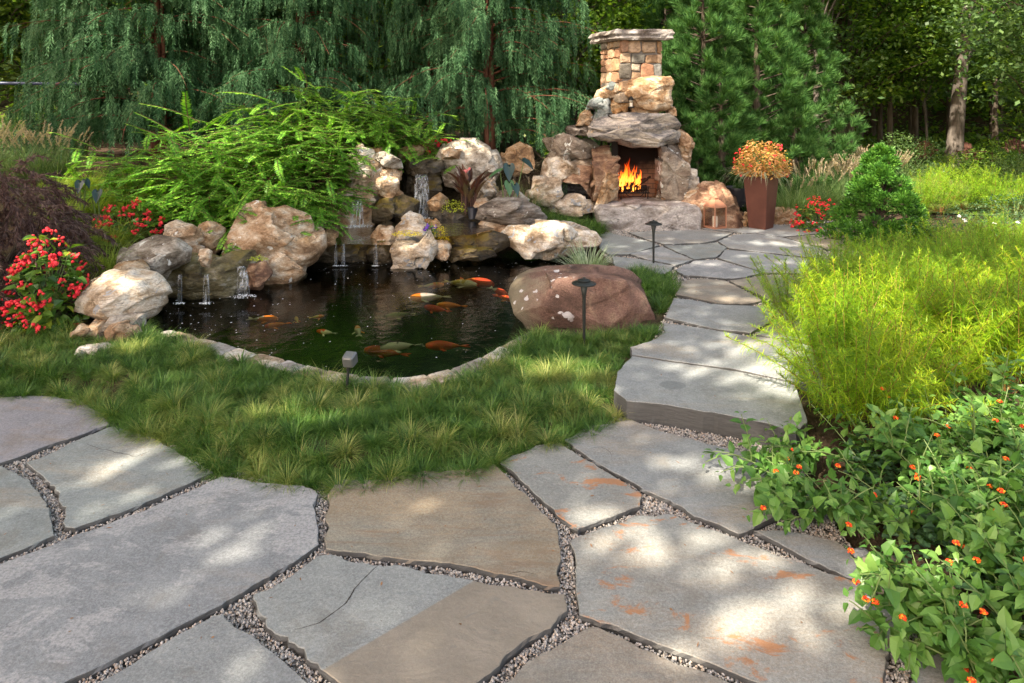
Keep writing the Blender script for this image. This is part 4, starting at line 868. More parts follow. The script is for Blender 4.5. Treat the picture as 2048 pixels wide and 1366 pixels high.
# ------------------------------------------------------------------ fireplace
fb = Q(1290, 460, 11.55); fp = thing("fireplace", "outdoor stone fireplace with a lit fire and square chimney", "fireplace", tuple(fb))
FP = dict(parent=fp)
rock([(1186, 418), (1192, 407), (1290, 402), (1390, 404), (1396, 420), (1393, 460), (1300, 466), (1198, 466)], 11.9, .95, M['hearth'], None, 301, name="hearth", e=.13, rough=.014, cuts=0, frac=.018, n=140, m=56, **FP)
rock([(1318, 462), (1336, 446), (1368, 441), (1392, 450), (1395, 462)], 11.5, .28, M['slate'], "dark brown stone patch on the hearth", 302, name="hearth_stone", e=.35, rough=.02, **FP)
rock([(1180, 408), (1184, 300), (1198, 286), (1236, 284), (1238, 340), (1237, 402), (1210, 410)], 12.1, .6, M['rust'], None, 303, name="pillar", e=.16, rough=.03, cuts=2, **FP)
rock([(1192, 410), (1204, 370), (1226, 322), (1236, 316), (1236, 396), (1222, 408)], 11.85, .25, M['tanwarm'], "slanting slab leaning on the pillar", 304, name="pillar_facing", e=.4, rough=.02, **FP)
rock([(1314, 404), (1320, 340), (1316, 288), (1362, 286), (1372, 330), (1374, 402), (1345, 406)], 12.1, .6, M['lichen'], None, 305, name="pillar", e=.16, rough=.03, cuts=2, strata=.008, **FP)
rock([(1362, 340), (1358, 262), (1370, 248), (1384, 254), (1388, 292), (1382, 342)], 12.3, .5, M['tan'], None, 306, name="side_stone", e=.4, rough=.03, **FP)
rock([(1368, 402), (1370, 334), (1384, 322), (1394, 336), (1392, 400)], 12.2, .5, M['grey'], None, 307, name="side_stone", e=.4, rough=.03, **FP)
rock([(1168, 268), (1178, 250), (1250, 246), (1350, 250), (1368, 268), (1364, 286), (1322, 296), (1270, 296), (1236, 288), (1200, 284)], 12.0, .95, M['mantel'], None, 308, name="lintel", e=.2, rough=.02, cuts=3, strata=.014, n=140, m=56, frac=.03, flat=4, **FP)
rock([(1170, 256), (1180, 235), (1210, 227), (1330, 225), (1346, 240), (1362, 260), (1300, 268), (1220, 266)], 12.05, .9, M['mantel'], None, 309, name="mantel", e=.16, rough=.016, cuts=2, strata=.012, n=140, m=56, frac=.03, flat=4, **FP)
rock([(1238, 178), (1250, 155), (1298, 147), (1346, 150), (1353, 166), (1346, 216), (1312, 224), (1276, 216), (1262, 198)], 12.0, .55, M['tanwarm'], "big warm tan boulder set on the mantel", 310, name="overmantel_boulder", e=.3, rough=.04, cuts=6, strata=.012, frac=.03, **FP)
SH = [([(1153, 252), (1162, 228), (1182, 212), (1186, 250)], 'tan'), ([(1172, 222), (1180, 200), (1200, 190), (1212, 206), (1196, 222)], 'bluegrey'), ([(1186, 236), (1196, 206), (1222, 192), (1228, 222), (1210, 238)], 'bluegrey'), ([(1218, 230), (1222, 196), (1246, 186), (1262, 198), (1256, 226)], 'orange'), ([(1190, 196), (1198, 178), (1222, 170), (1242, 176), (1238, 194)], 'tan'), ([(1334, 230), (1338, 212), (1350, 212), (1353, 232)], 'tan'), ([(1210, 176), (1222, 162), (1244, 164), (1246, 184)], 'bluegrey'), ([(1258, 228), (1262, 206), (1284, 212), (1320, 218), (1318, 230)], 'tan'), ([(1180, 240), (1192, 226), (1222, 222), (1224, 240)], 'bluegrey')]
for k, (px, m) in enumerate(SH): rock(px, 12.25 - .02 * (k % 4), .6, M[m], None, 320 + k, name="shoulder_stone", e=.45, rough=.03, n=64, m=30, **FP)
# chimney: masonry shaft turned a little to the right, with bulging stones
def block(g, o, u, v, nrm, w, h, out):
    c = np.array([[.12, 0], [.88, 0], [1, .14], [1, .86], [.88, 1], [.12, 1], [0, .86], [0, .14]]) + rng.uniform(-.10, .10, (8, 2))
    rings = []
    for sc, d in ((1, -.03), (.985, out * .55), (.86, out), (.5, out * 1.12)):
        q = .5 + (c - .5) * sc; rings.append(o + q[:, :1] * w * u + q[:, 1:] * h * v + nrm * (d + rng.uniform(-.004, .004, (8, 1))))
    f = [[r * 8 + a, r * 8 + (a + 1) % 8, (r + 1) * 8 + (a + 1) % 8, (r + 1) * 8 + a] for r in range(3) for a in range(8)]
    g.add(np.concatenate(rings), f, [[24 + a for a in range(8)]])
th = R(20); U = np.array([math.cos(th), math.sin(th), 0]); W_ = np.array([math.sin(th), -math.cos(th), 0]); Z = np.array([0, 0, 1.])
CW, CD = .84, .70; cc = np.array([(1262 - CX) * 12.45 / F, 12.45, 0])
z0, z1 = 2.25, 3.36; g = G(); box(g, cc + Z * (z0 + z1) / 2, (CW - .02, CD - .02, z1 - z0), th)
gm = g; g = G()
for u, nrm, wd, hd in ((U, W_, CW, CD), (-W_, -U, CD, CW), (-U, -W_, CW, CD), (W_, U, CD, CW)):
    z = z0
    while z < z1 - .03:
        h = min(rng.uniform(.15, .29), z1 - z);
        if z1 - z - h < .07: h = z1 - z
        x = -wd / 2
        while x < wd / 2 - .02:
            w_ = min(rng.uniform(.16, .34), wd / 2 - x)
            if wd / 2 - x - w_ < .08: w_ = wd / 2 - x
            o = cc + u * (x + .006) + nrm * (hd / 2 - .01) + Z * (z + .006)
            if h > .17 and w_ < .2 and rng.random() < .5:
                block(g, o, u, Z, nrm, w_ - .012, h * .5 - .012, .03); block(g, o + Z * h * .5, u, Z, nrm, w_ - .012, h * .5 - .012, .035)
            else: block(g, o, u, Z, nrm, w_ - .012, h - .012, rng.uniform(.025, .045))
            x += w_
        z += h
for q in (gm, g): q.v = [v - fb for v in q.v]
part("chimney_core", gm, M['mortar'], fp); part("chimney_stones", g, M['masonry'], fp)
g = G(); hw, hd = CW / 2 + .17, CD / 2 + .15; n_ = 80                      # broad ragged capstone
t = np.arange(n_) / n_ * 4; sd = t.astype(int); fr = t - sd
cr = np.array([[-1, -1], [1, -1], [1, 1], [-1, 1]]) * [hw, hd]; o2 = cr[sd] + fr[:, None] * (cr[(sd + 1) % 4] - cr[sd])
rows = []
for k, (s_, z) in enumerate(((.92, 0), (1.0, .03), (.975, .075), (1.02, .11), (.99, .165), (.95, .185))):
    jit = 1 + .05 * fbm(np.c_[o2 * 5, np.full(n_, k * 2.3)], 3, 3)[:, None]; q = o2 * s_ * jit
    rows.append(cc - fb + q[:, :1] * U - q[:, 1:] * W_ * -1 * -1 + Z * (z1 + z + .012 * vn(np.c_[o2 * 5, np.full(n_, k)], 4))[:, None] + Z * q[:, :1] * .03)
j = np.arange(n_); f = np.concatenate([np.stack([r * n_ + j, r * n_ + (j + 1) % n_, (r + 1) * n_ + (j + 1) % n_, (r + 1) * n_ + j], -1) for r in range(5)])
g.add(np.concatenate(rows), f, [list(range(n_))[::-1]], [list(range(5 * n_, 6 * n_))]); part("capstone", g, M['hearth'], fp)
g = G()                                                                    # firebox of brick
xl, xr = Q(1234, 0, 12.2)[0], Q(1322, 0, 12.2)[0]; zf, zt = Q(0, 403, 12.0)[2], Q(0, 280, 12.2)[2]
box(g, ((xl + xr) / 2, 12.75, (zf + zt) / 2), (xr - xl + .1, .1, zt - zf)); box(g, (xl - .05, 12.42, (zf + zt) / 2), (.1, .62, zt - zf)); box(g, (xr + .05, 12.42, (zf + zt) / 2), (.1, .62, zt - zf))
box(g, ((xl + xr) / 2, 12.5, zt - .04), (xr - xl, .5, .06)); box(g, ((xl + xr) / 2, 12.4, zf - .03), (xr - xl, .7, .06))
g.v = [v - fb for v in g.v]; part("firebox", g, M['brick'], fp)
fz = zf + .03; fx = Q(1268, 0, 12.2)[0]
gr = thing("fire_grate", "black iron fire grate inside the fireplace", "grate", (fx, 12.3, fz))
g = G()
for k in range(7): tube(g, [(-.24 + k * .08, -.17, .22), (-.24 + k * .08, -.16, .10), (-.24 + k * .08, .12, .10)], .009, 5)
for y_ in (-.16, .1): tube(g, [(-.27, y_, .105), (.27, y_, .105)], .01, 5)
tube(g, [(-.28, -.17, .21), (.28, -.17, .21)], .009, 5); tube(g, [(-.24, -.175, .17), (-.1, -.18, .04), (.1, -.18, .04), (.24, -.175, .17)], .008, 5)
part("grate_bars", g, M['iron'], gr)
for x_, y_ in ((-.24, -.14), (.24, -.14), (-.24, .1), (.24, .1)): g = G(); tube(g, [(x_, y_, .1), (x_, y_, -.02)], .01, 5); part("leg", g, M['iron'], gr)
LG = [((-.26, -.02, .15), (.24, .03, .17), .045, "lowest front log on the grate"), ((-.22, .09, .15), (.26, .08, .16), .05, "thick log at the back of the grate"), ((-.12, -.06, .22), (.25, .05, .32), .035, "charred log slanting up to the right"), ((-.2, .02, .24), (.12, -.02, .26), .04, "log lying across the top of the fire"), ((.02, -.08, .2), (.30, -.06, .38), .022, "thin burnt branch sticking out to the right")]
for a, b, r_, lb in LG:
    g = G(); a, b = np.array(a), np.array(b); pts = a + np.linspace(0, 1, 8)[:, None] * (b - a) + .012 * rand_unit(8); tube(g, pts, r_ * (1 + .12 * rng.standard_normal(8)), 9)
    solo("fire_log", g, M['char'], lb, "log", (fx, 12.3, fz), "logs burning in the fireplace", smooth=True); bpy.context.scene.collection.objects[-1]
for o in [o for o in COL.objects if o.name.startswith("fire_log")]:
    o.data.transform(__import__("mathutils").Matrix.Translation((fx, 12.3, fz)))
g = G()
for k in range(34):                                                         # tongues of flame
    x_ = rng.uniform(-.26, .10); hgt = rng.uniform(.18, .5) * (1.25 - .9 * abs(x_ + .12) / .3); n_ = 9
    hgt = max(hgt, .12); t = np.linspace(0, 1, n_); ph = rng.uniform(0, 6)
    pts = np.c_[x_ + .06 * np.sin(t * 4 + ph) * t + .05 * t, rng.uniform(-.12, .1) + .03 * np.cos(t * 3 + ph) * t, .17 + rng.uniform(-.06, .08) + t * hgt]
    tube(g, pts, rng.uniform(.012, .03) * np.sin(np.pi * np.clip(.18 + t * .82, 0, 1)) ** .8 + .001, 8)
solo("fire", g, M['flame'], "orange flames burning on the grate of the stone fireplace", "fire", (0, 0, 0), smooth=True)
o = COL.objects["fire"]; o.location = (fx, 12.3, fz)
# tiny lantern on the mantel
t = Q(1262, 216, 11.78); lt = thing("candle_lantern", "tiny dark glass lantern standing on the fireplace mantel", "lantern", tuple(t))
g = G(); lathe(g, [(.0, 0), (.055, 0), (.055, .02), (.045, .025)], n=12); part("base", g, M['iron'], lt); g = G(); lathe(g, [(.045, .14), (.05, .15), (.02, .2), (.0, .21)], n=12); part("cap", g, M['iron'], lt)
g = G(); lathe(g, [(.045, .025), (.05, .08), (.045, .14)], n=12); part("glass", g, M['glass'], lt, smooth=True); g = G(); lathe(g, [(.0, .02), (.025, .02), (.025, .09), (0, .09)], n=10); part("candle", g, M['wax'], lt)
# copper lantern on the patio
t = P(1430, 455, .155); lt = thing("floor_lantern", "copper lantern with mesh panes standing on the patio by the hearth", "lantern", tuple(t), rz=R(28))
g = G(); a = .125
for x_ in (-a, a):
    for y_ in (-a, a): box(g, (x_, y_, .19), (.016, .016, .36))
for z_ in (.012, .36):
    for s_ in (-a, a): box(g, (s_, 0, z_), (.018, 2 * a - .018, .022)); box(g, (0, s_, z_), (2 * a - .018, .018, .022))
box(g, (0, 0, .006), (.26, .26, .008)); part("frame", g, M['copper'], lt)
g = G(); lathe(g, [(.185, .372), (.18, .382), (.075, .465), (.062, .47), (.062, .505), (.07, .508), (0.0, .515)], n=4); g.v = [v @ np.array([[math.cos(R(45)), math.sin(R(45)), 0], [-math.sin(R(45)), math.cos(R(45)), 0], [0, 0, 1]]) for v in g.v]; part("roof", g, M['copper'], lt)
g = G(); tube(g, [(.03 * math.cos(x), 0, .535 + .03 * math.sin(x)) for x in np.linspace(0, 6.28, 14)], .005, 5); part("handle", g, M['copper'], lt)
g = G()
for s_ in (-1, 1): box(g, (s_ * a, 0, .19), (.003, 2 * a - .02, .32)); box(g, (0, s_ * a, .19), (2 * a - .02, .003, .32))
part("pane", g, M['glass'], lt)
g = G(); lathe(g, [(0, 0), (.042, 0), (.043, .17), (.036, .178), (0, .172)], n=20); cd = part("pillar_candle", g, M['wax'], None, tuple(t + [0, 0, .014]), smooth=False); tag(cd, "thick white candle inside the copper lantern", "candle")
g = G(); tube(g, [(0, 0, .17), (.001, 0, .19)], .002, 5); part("wick", g, M['iron'], cd)
# planter
t = P(1522, 455, .155); pt_ = thing("planter", "tall tapered rusty brown square planter on the patio", "planter", tuple(t), rz=R(-46))
PH = Q(0, 347, t[1])[2] - t[2]
q = np.array([[math.cos(R(45)), math.sin(R(45)), 0], [-math.sin(R(45)), math.cos(R(45)), 0], [0, 0, 1]])
g = G(); lathe(g, [(0, 0), (.205, 0), (.235, PH * .3), (.27, PH * .65), (.295, PH * .93), (.305, PH), (.285, PH), (.28, PH - .06)], n=4); g.v = [v @ q for v in g.v]; part("body", g, M['corten'], pt_)
g = G(); g.add(np.array([[-.2, -.2, 0], [.2, -.2, 0], [.2, .2, 0], [-.2, .2, 0]]) + [0, 0, PH - .05], [[0, 1, 2, 3]]); part("potting_soil", g, M['soil'], pt_)
PLANT_TOP = t + [0, 0, PH]
t = Q(1474, 412, 12.15); t[2] = max(t[2], .1); po = thing("flower_pot", "dark blue black plastic nursery pot behind the red brown boulder", "pot", tuple(t))
g = G(); lathe(g, [(0, 0), (.14, 0), (.19, .30), (.205, .30), (.205, .34), (.19, .34), (.18, .28), (0, .28)], n=24); part("body", g, M['pot'], po)
g = G(); tube(g, [(-.2, -.02, .32), (-.23, -.05, .22), (-.12, -.2, .12), (.12, -.2, .12), (.23, -.05, .22), (.2, -.02, .32)], .006, 5); part("handle", g, M['pot'], po)
# path lights and the spotlight
def path_light(px, py, z, hgt, label):
    t = P(px, py, z); o = thing("path_light", label, "path light", tuple(t), "dark metal path lights")
    g = G(); lathe(g, [(.012, -.1), (.016, hgt - .2), (.017, hgt - .16), (.036, hgt - .055), (.03, hgt - .05), (0, hgt - .06)], n=16); part("stem", g, M['steel'], o, smooth=True)
    g = G(); lathe(g, [(0, hgt - .052), (.108, hgt - .048), (.112, hgt - .042), (.108, hgt - .038), (.06, hgt - .022), (0, hgt - .018)], n=28); part("shade", g, M['steel'], o)
    g = G(); lathe(g, [(0, hgt - .022), (.058, hgt - .02), (.06, hgt - .012), (.03, hgt - .002), (.014, hgt), (.012, hgt + .012), (0, hgt + .016)], n=24); part("cap", g, M['steel'], o)
path_light(1168, 694, .06, .62, "dark path light in the grass in front of the purple boulder")
path_light(1307, 534, .10, .61, "dark path light at the patio by the small grass patch")
t = P(694, 788, .05); o = thing("spotlight", "small square grey spotlight on a stake at the pond rim", "spotlight", tuple(t))
g = G(); tube(g, [(0, 0, -.05), (.002, 0, .10), (.008, .01, .185)], .011, 8); part("stake", g, M['steel'], o, smooth=True)
g = G(); tube(g, [(.008, .01, .175), (.01, .01, .215)], .016, 8); part("knuckle", g, M['steel'], o, smooth=True)
g = G()
for k, (sx, y_) in enumerate(((.034, -.02), (.044, 0), (.046, .05))): pass
prof = [(-.025, .030), (-.02, .040), (.0, .045), (.06, .047), (.06, .041), (.05, .040)]
rows = []; cor = np.array([[-1, -.8], [-.8, -1], [.8, -1], [1, -.8], [1, .8], [.8, 1], [-.8, 1], [-1, .8]])
for y_, s_ in prof: rows.append(np.c_[cor[:, 0] * s_, np.full(8, y_), cor[:, 1] * s_])
j = np.arange(8); f = np.concatenate([np.stack([r * 8 + j, r * 8 + (j + 1) % 8, r * 8 + 8 + (j + 1) % 8, r * 8 + 8 + j], -1) for r in range(5)])
g.add(np.concatenate(rows), f, [list(range(8))[::-1]], [list(range(40, 48))])
h_ = part("head", g, plain("grey_metal", (.16, .165, .17), .4, .5, .5), o, (.012, .0, .25)); h_.rotation_euler = (R(14), 0, R(-12))
# rail far left
t0, t1 = Q(-40, 166, 12.5), Q(75, 167, 12.5); o = thing("rail_fence", "dark blue metal rail behind the grasses at the left border", "fence", (t0[0], 12.5, .9))
g = G(); tube(g, [(0, 0, t0[2] - .9), (t1[0] - t0[0] + .6, .3, t1[2] - .9)], .03, 8); part("rail", g, M['rail'], o, smooth=True)
for x_ in (-.6,): g = G(); tube(g, [(x_, .02 + x_ * .18, -.3), (x_, .02 + x_ * .18, t0[2] - .9)], .03, 8); part("post", g, M['rail'], o, smooth=True)
# chairs in the wood
def chair(px, D, rz, label):
    x_ = (px - CX) * D / F; o = thing("garden_chair", label, "chair", (x_, D, float(gz(np.array([x_]), np.array([D]))[0])), "wooden garden chairs under the trees", R(rz))
    g = G()
    for k in range(5): box(g, (0, -.3 + k * .12, .36 - k * .022), (.56, .105, .02))
    part("seat", g, M['chair'], o)
    g = G()
    for k in range(5):
        x_ = -.22 + k * .11; h_ = .66 - .05 * abs(k - 2); V = G(); box(V, (0, 0, h_ / 2), (.095, .018, h_)); v = V.v[0]; v = np.c_[v[:, 0] + x_, v[:, 1] + .24 + v[:, 2] * .35, v[:, 2] * .94 + .25]; g.add(v, [[0, 2, 3, 1], [4, 5, 7, 6], [0, 1, 5, 4], [2, 6, 7, 3], [0, 4, 6, 2], [1, 3, 7, 5]])
    part("backrest", g, M['chair'], o)
    for s_ in (-1, 1):
        g = G(); box(g, (s_ * .33, -.02, .55), (.12, .72, .022)); part("armrest", g, M['chair'], o)
        g = G(); box(g, (s_ * .30, -.3, .268), (.03, .09, .535)); part("leg", g, M['chair'], o)
        g = G(); tube(g, [(s_ * .27, -.32, .33), (s_ * .27, .5, .03)], .035, 4); part("leg", g, M['chair'], o)
chair(1848, 22.5, 150, "dark wooden garden chair left of the big right tree"); chair(1950, 21.5, 10, "slatted wooden garden chair just right of the big tree"); chair(2032, 23, -30, "red brown garden chair at the right border under leaves")

# ------------------------------------------------------------------ plants
def gzp(x, y): return float(gz(np.array([x]), np.array([y]))[0])
def ground_at(px, py):                               # where a photo pixel meets the ground sheet
    z = .1
    for _ in range(12): p = P(px, py, z); z = .5 * z + .5 * gzp(p[0], p[1])
    return P(px, py, z)
def curve(p0, d0, L, n, droop, wob=.0, up=(0, 0, 1)):
    """points of a stem that starts along d0 and sags"""
    d = unit(np.array(d0, float)); p = np.array(p0, float); o = [p.copy()]
    for k in range(n - 1):
        d = unit(d + np.array([0, 0, -droop / (n - 1)]) + wob * rng.normal(size=3)); p = p + d * L / (n - 1); o.append(p.copy())
    return np.array(o)
def along(pts, t):
    s = np.linspace(0, 1, len(pts)); q = np.stack([np.interp(t, s, pts[:, k]) for k in range(3)], -1)
    tg = np.gradient(pts, axis=0); d = unit(np.stack([np.interp(t, s, tg[:, k]) for k in range(3)], -1)); return q, d

# low tufted grass round the pond (nobody could count it)
def tufts(pg, n_t, nb, L, z_off=0.0, pale=(), edge=.05, lean=(.1, 1.15), W=.0052, names=("mondo_grass", "straw_grass"), mats=None, pfrac=.10, curlr=(.7, 1.9)):
    lo, hi = pg.min(0), pg.max(0); ar = .5 * abs(np.sum(pg[:, 0] * np.roll(pg[:, 1], -1) - np.roll(pg[:, 0], -1) * pg[:, 1])); sp = math.sqrt(ar / n_t); gxx, gyy = np.meshgrid(np.arange(lo[0], hi[0], sp), np.arange(lo[1], hi[1], sp))
    c = np.c_[gxx.ravel(), gyy.ravel()] + rng.uniform(-.42, .42, (gxx.size, 2)) * sp
    c = c[inside(c, pg)]; c = c[edge_dist(c, pg) > edge]
    pd = np.zeros(len(c))
    for q, r in pale: pd = np.maximum(pd, np.exp(-((c - q) ** 2).sum(1) / r ** 2))
    out = []
    for sel in (False, True):
        isp = (pd + rng.uniform(-.25, .25, len(c)) > .5) | (rng.random(len(c)) < pfrac * .4)
        cc_ = c[isp == sel]
        if not len(cc_): continue
        k = np.repeat(np.arange(len(cc_)), nb); m = len(k); az = rng.random(m) * 2 * math.pi
        sz = rng.uniform(.65, 1.25, len(cc_)) * (1 + .35 * vn(np.c_[cc_ * 3.2, 0 * cc_[:, :1]], 12)); r = .028 * np.sqrt(rng.random(m))
        p = cc_[k] + np.c_[np.cos(az), np.sin(az)] * r[:, None]; z = np.maximum(gz(p[:, 0], p[:, 1]), -.03) + z_off
        az = az + rng.normal(size=m) * .28
        ln = rng.uniform(lean[0], lean[1], m); ll = L * sz[k] * rng.uniform(.6, 1.15, m) * (1.1 if sel else 1)
        g = G(); blades(g, np.c_[p, z - .01], az, ll, W * rng.uniform(.7, 1.2, m), ln, rng.uniform(*curlr, m), 3)
        struct(names[sel], g, (mats or (M['mondo'], M['mondo_pale']))[sel], kind="stuff")
GR = poly([(-240, 700), (0, 672), (120, 668), (150, 690), (215, 700), (290, 680), (350, 690), (400, 712), (452, 724), (552, 752), (658, 779), (752, 794), (810, 796), (869, 785), (933, 764), (985, 740), (1030, 708), (1080, 688), (1150, 690), (1240, 680), (1285, 676), (1262, 700), (1256, 740), (1232, 790), (1256, 838), (1180, 874), (1100, 904), (990, 940), (800, 966), (650, 982), (560, 974), (440, 952), (360, 918), (300, 888), (212, 862), (200, 832), (155, 808), (105, 793), (0, 796), (-240, 810)], .0)
PALE = [(x, y, r) for x, y, r in [(270, 700, .18), (330, 835, .22), (500, 835, .2), (560, 780, .15), (640, 775, .2), (700, 815, .18), (830, 800, .16), (890, 775, .16), (1110, 745, .3), (1190, 755, .28), (520, 895, .2), (1015, 840, .22), (880, 860, .15), (700, 890, .12), (960, 770, .16), (430, 765, .15), (150, 720, .12), (1230, 800, .15)]]
tufts(GR, 800, 250, .165, pale=[(P(x, y, .1)[:2], r * .62) for x, y, r in PALE], edge=.012, lean=(.0, 1.2), pfrac=.35, curlr=(.9, 2.1), W=.0044)
PT = poly([(1252, 556), (1292, 538), (1345, 548), (1366, 575), (1352, 598), (1330, 634), (1312, 634), (1296, 600)], .1)
tufts(PT, 190, 84, .17, edge=.03, pfrac=.02)
tufts(poly([(1236, 676), (1290, 662), (1322, 652), (1326, 664), (1268, 702), (1240, 702)], .1), 60, 90, .13, edge=.0)
HG = np.array([Q(x, y, D)[:2] for x, y, D in [(1045, 440, 11.6), (1105, 424, 11.7), (1190, 425, 11.6), (1205, 455, 11.1), (1190, 466, 10.6), (1090, 452, 10.3), (1086, 445, 10.6)]])
tufts(HG, 170, 60, .34, z_off=.05, edge=.0, W=.006, lean=(.5, 1.2), curlr=(.4, 1.0), names=("hearth_grass", "hearth_grass"), mats=(M['mondo'], M['fountain']))
# mats of small leaves and mulch bits
def litter(name, pg, n, L, mat, z=.004, tilt=.5, zf=None):
    lo, hi = pg.min(0), pg.max(0); p = lo + rng.random((n, 2)) * (hi - lo); p = p[inside(p, pg)]; n = len(p)
    zz = (gz(p[:, 0], p[:, 1]) if zf is None else np.full(n, zf)) + z; nr = unit(np.c_[rng.normal(size=(n, 2)) * tilt, np.ones(n)]); d = unit(np.cross(nr, rand_unit(n)))
    g = G(); rhomb(g, np.c_[p, zz + rng.random(n) * .02], d, nr, L * rng.uniform(.5, 1.3, n), L * .35 * rng.uniform(.5, 1.3, n)); struct(name, g, mat, kind="stuff")
BEDR = np.array([[1.5, 2.3], [4.5, 2.3], [6, 6], [7, 10], [5.2, 10.2], [3.0, 7.2], [2.3, 5.2], [1.75, 4.3], [1.5, 3.6], [1.75, 3.0]])
mulch = leaf_mat("bark_mulch", [(.03, .018, .012), (.07, .042, .03), (.13, .085, .06)], 0, .9)
litter("mulch", BEDR, 26000, .04, mulch, .0, .6)
litter("mulch", np.array([[-6, 5.6], [-3, 5.2], [-2.9, 7.2], [-4, 9], [-7.5, 9]]), 9000, .04, mulch, .0, .6)

# clumps of ornamental grass
def grass_clump(name, label, pos, n, L, W, mat, lean=(.05, .7), curl=(.6, 1.6), r=.10, plumes=0, pl=.9, group=None, cat="ornamental grass", bias=None):
    o = thing(name, label, cat, tuple(pos), group)
    az = rng.random(n) * 6.283; rr = r * np.sqrt(rng.random(n))
    if bias is not None: az = np.where(rng.random(n) < .55, bias + rng.normal(size=n) * .7, az)
    g = G(); blades(g, np.c_[rr * np.cos(az), rr * np.sin(az), 0 * az - .02], az + rng.normal(size=n) * .4, L * rng.uniform(.55, 1.15, n), W * rng.uniform(.7, 1.2, n), rng.uniform(*lean, n), rng.uniform(*curl, n), 4)
    part("foliage", g, mat, o)
    if plumes:
        gs, gp = G(), G()
        for k in range(plumes):
            a = rng.random() * 6.283 if bias is None else bias + rng.normal() * .9; p = curve((.05 * math.cos(a), .05 * math.sin(a), 0), (math.cos(a) * .35, math.sin(a) * .35, 1), L * pl * rng.uniform(.9, 1.25), 9, .55)
            tube(gs, p, .0022, 3, False); t = rng.uniform(.80, 1, 80); q, d = along(p, t); u = rand_unit(80)
            rhomb(gp, q, unit(d + .75 * u), u, .04 * rng.uniform(.6, 1.2, 80), .008)
        part("stalks", gs, mat, o); part("plumes", gp, M['plume'], o)
    return o
for k, (x, y, D, L, n, lb) in enumerate([(215, 520, 7.75, .62, 900, "brightest yellow green grass clump spilling over rocks behind the red begonias"), (160, 470, 8.3, .55, 700, "yellow green grass clump between the maple and the bright clump"), (235, 455, 8.7, .5, 600, "low lime grass tuft in front of the small red begonias"),
      (130, 415, 9.0, .55, 700, "lime grass clump beside the upper edge of the maple"), (190, 400, 9.3, .55, 700, "soft green grass clump around the dark heart shaped leaves"), (250, 400, 9.5, .55, 700, "soft green grass clump right of the dark heart shaped leaves"), (110, 365, 9.9, .6, 650, "green grass clump uphill at the maple's shoulder"), (180, 355, 10.2, .6, 650, "yellowish grass clump uphill below the shrub's left arm"), (255, 360, 10.2, .55, 600, "shaded grass clump uphill under the shrub branches"), (310, 400, 9.6, .5, 500, "shaded grass tuft next to the upper red begonias")]):
    q = Q(x, y + 30, D); q[2] = min(q[2], gzp(q[0], q[1]) + .25); grass_clump("grass_clump", lb, q, n, L, .007, M['hakone'], (.1, .9), (.8, 2.0), .14)
for k, (x, y, D, L, lb) in enumerate([(20, 330, 10.6, 1.0, "tall fountain grass with tan plumes at the left border"), (75, 335, 10.9, .95, "fountain grass with tan plumes right of the border one"), (120, 320, 11.3, .9, "fountain grass with sunlit plumes below the cedar's left side"), (-40, 350, 10.2, 1.0, "fountain grass half outside the left border")]):
    q = Q(x, y + 20, D); q[2] = gzp(q[0], q[1]); grass_clump("fountain_grass", lb, q, 500, L, .007, M['fountain'], (.05, .6), (.5, 1.4), .15, 26, 1.0)
q = Q(1176, 538, 8.75); q[2] = .05; grass_clump("variegated_grass", "pale variegated grass clump behind the purple boulder", q, 420, .52, .009, M['varieg'], (.05, .8), (.2, 1.2), .14)
for x, y, D, L, lb in [(1030, 400, 11.5, .65, "green and tan grass behind the dark elephant ears"), (1062, 385, 11.9, .6, "grass tuft against the white layered rock"), (1010, 390, 11.9, .5, "thin grass between the canna and the elephant ears")]:
    q = Q(x, y, D); q[2] = gzp(q[0], q[1]) * .4 + .15; grass_clump("ornamental_grass", lb, q, 420, L, .006, M['fountain'], (.05, .7), (.4, 1.4), .15, 5)
q = Q(1035, 330, 12.9); q[2] = .9; grass_clump("dry_grass", "straw coloured dry grass clump hanging behind the elephant ears", q, 700, .6, .005, M['plume'], (.3, 1.4), (.8, 2.0), .2)
FT = [(1600, 395, 12.5), (1640, 390, 12.9), (1575, 415, 12.3), (1690, 385, 13.4), (1615, 372, 13.8), (1665, 366, 14.4), (1715, 368, 14.6), (1740, 372, 13.9), (1640, 350, 15.6), (1690, 348, 16.0), (1730, 345, 16.4), (1770, 352, 15.4), (1650, 338, 17.2), (1705, 335, 17.6), (1600, 352, 15.0)]
for k, (x, y, D) in enumerate(FT):
    q = Q(x, y, D); q[2] = gzp(q[0], q[1]); far = D > 13
    grass_clump("fountain_grass", "green fountain grass with many pale plumes behind the planter" if far else "green arching fountain grass just behind the planter and begonias", q, 420, .95, .009, M['fountain'], (.05, .65), (.4, 1.3), .16, 60 if far else 12, 1.0, "fountain grasses with plumes" if far else "green grasses behind the planter")

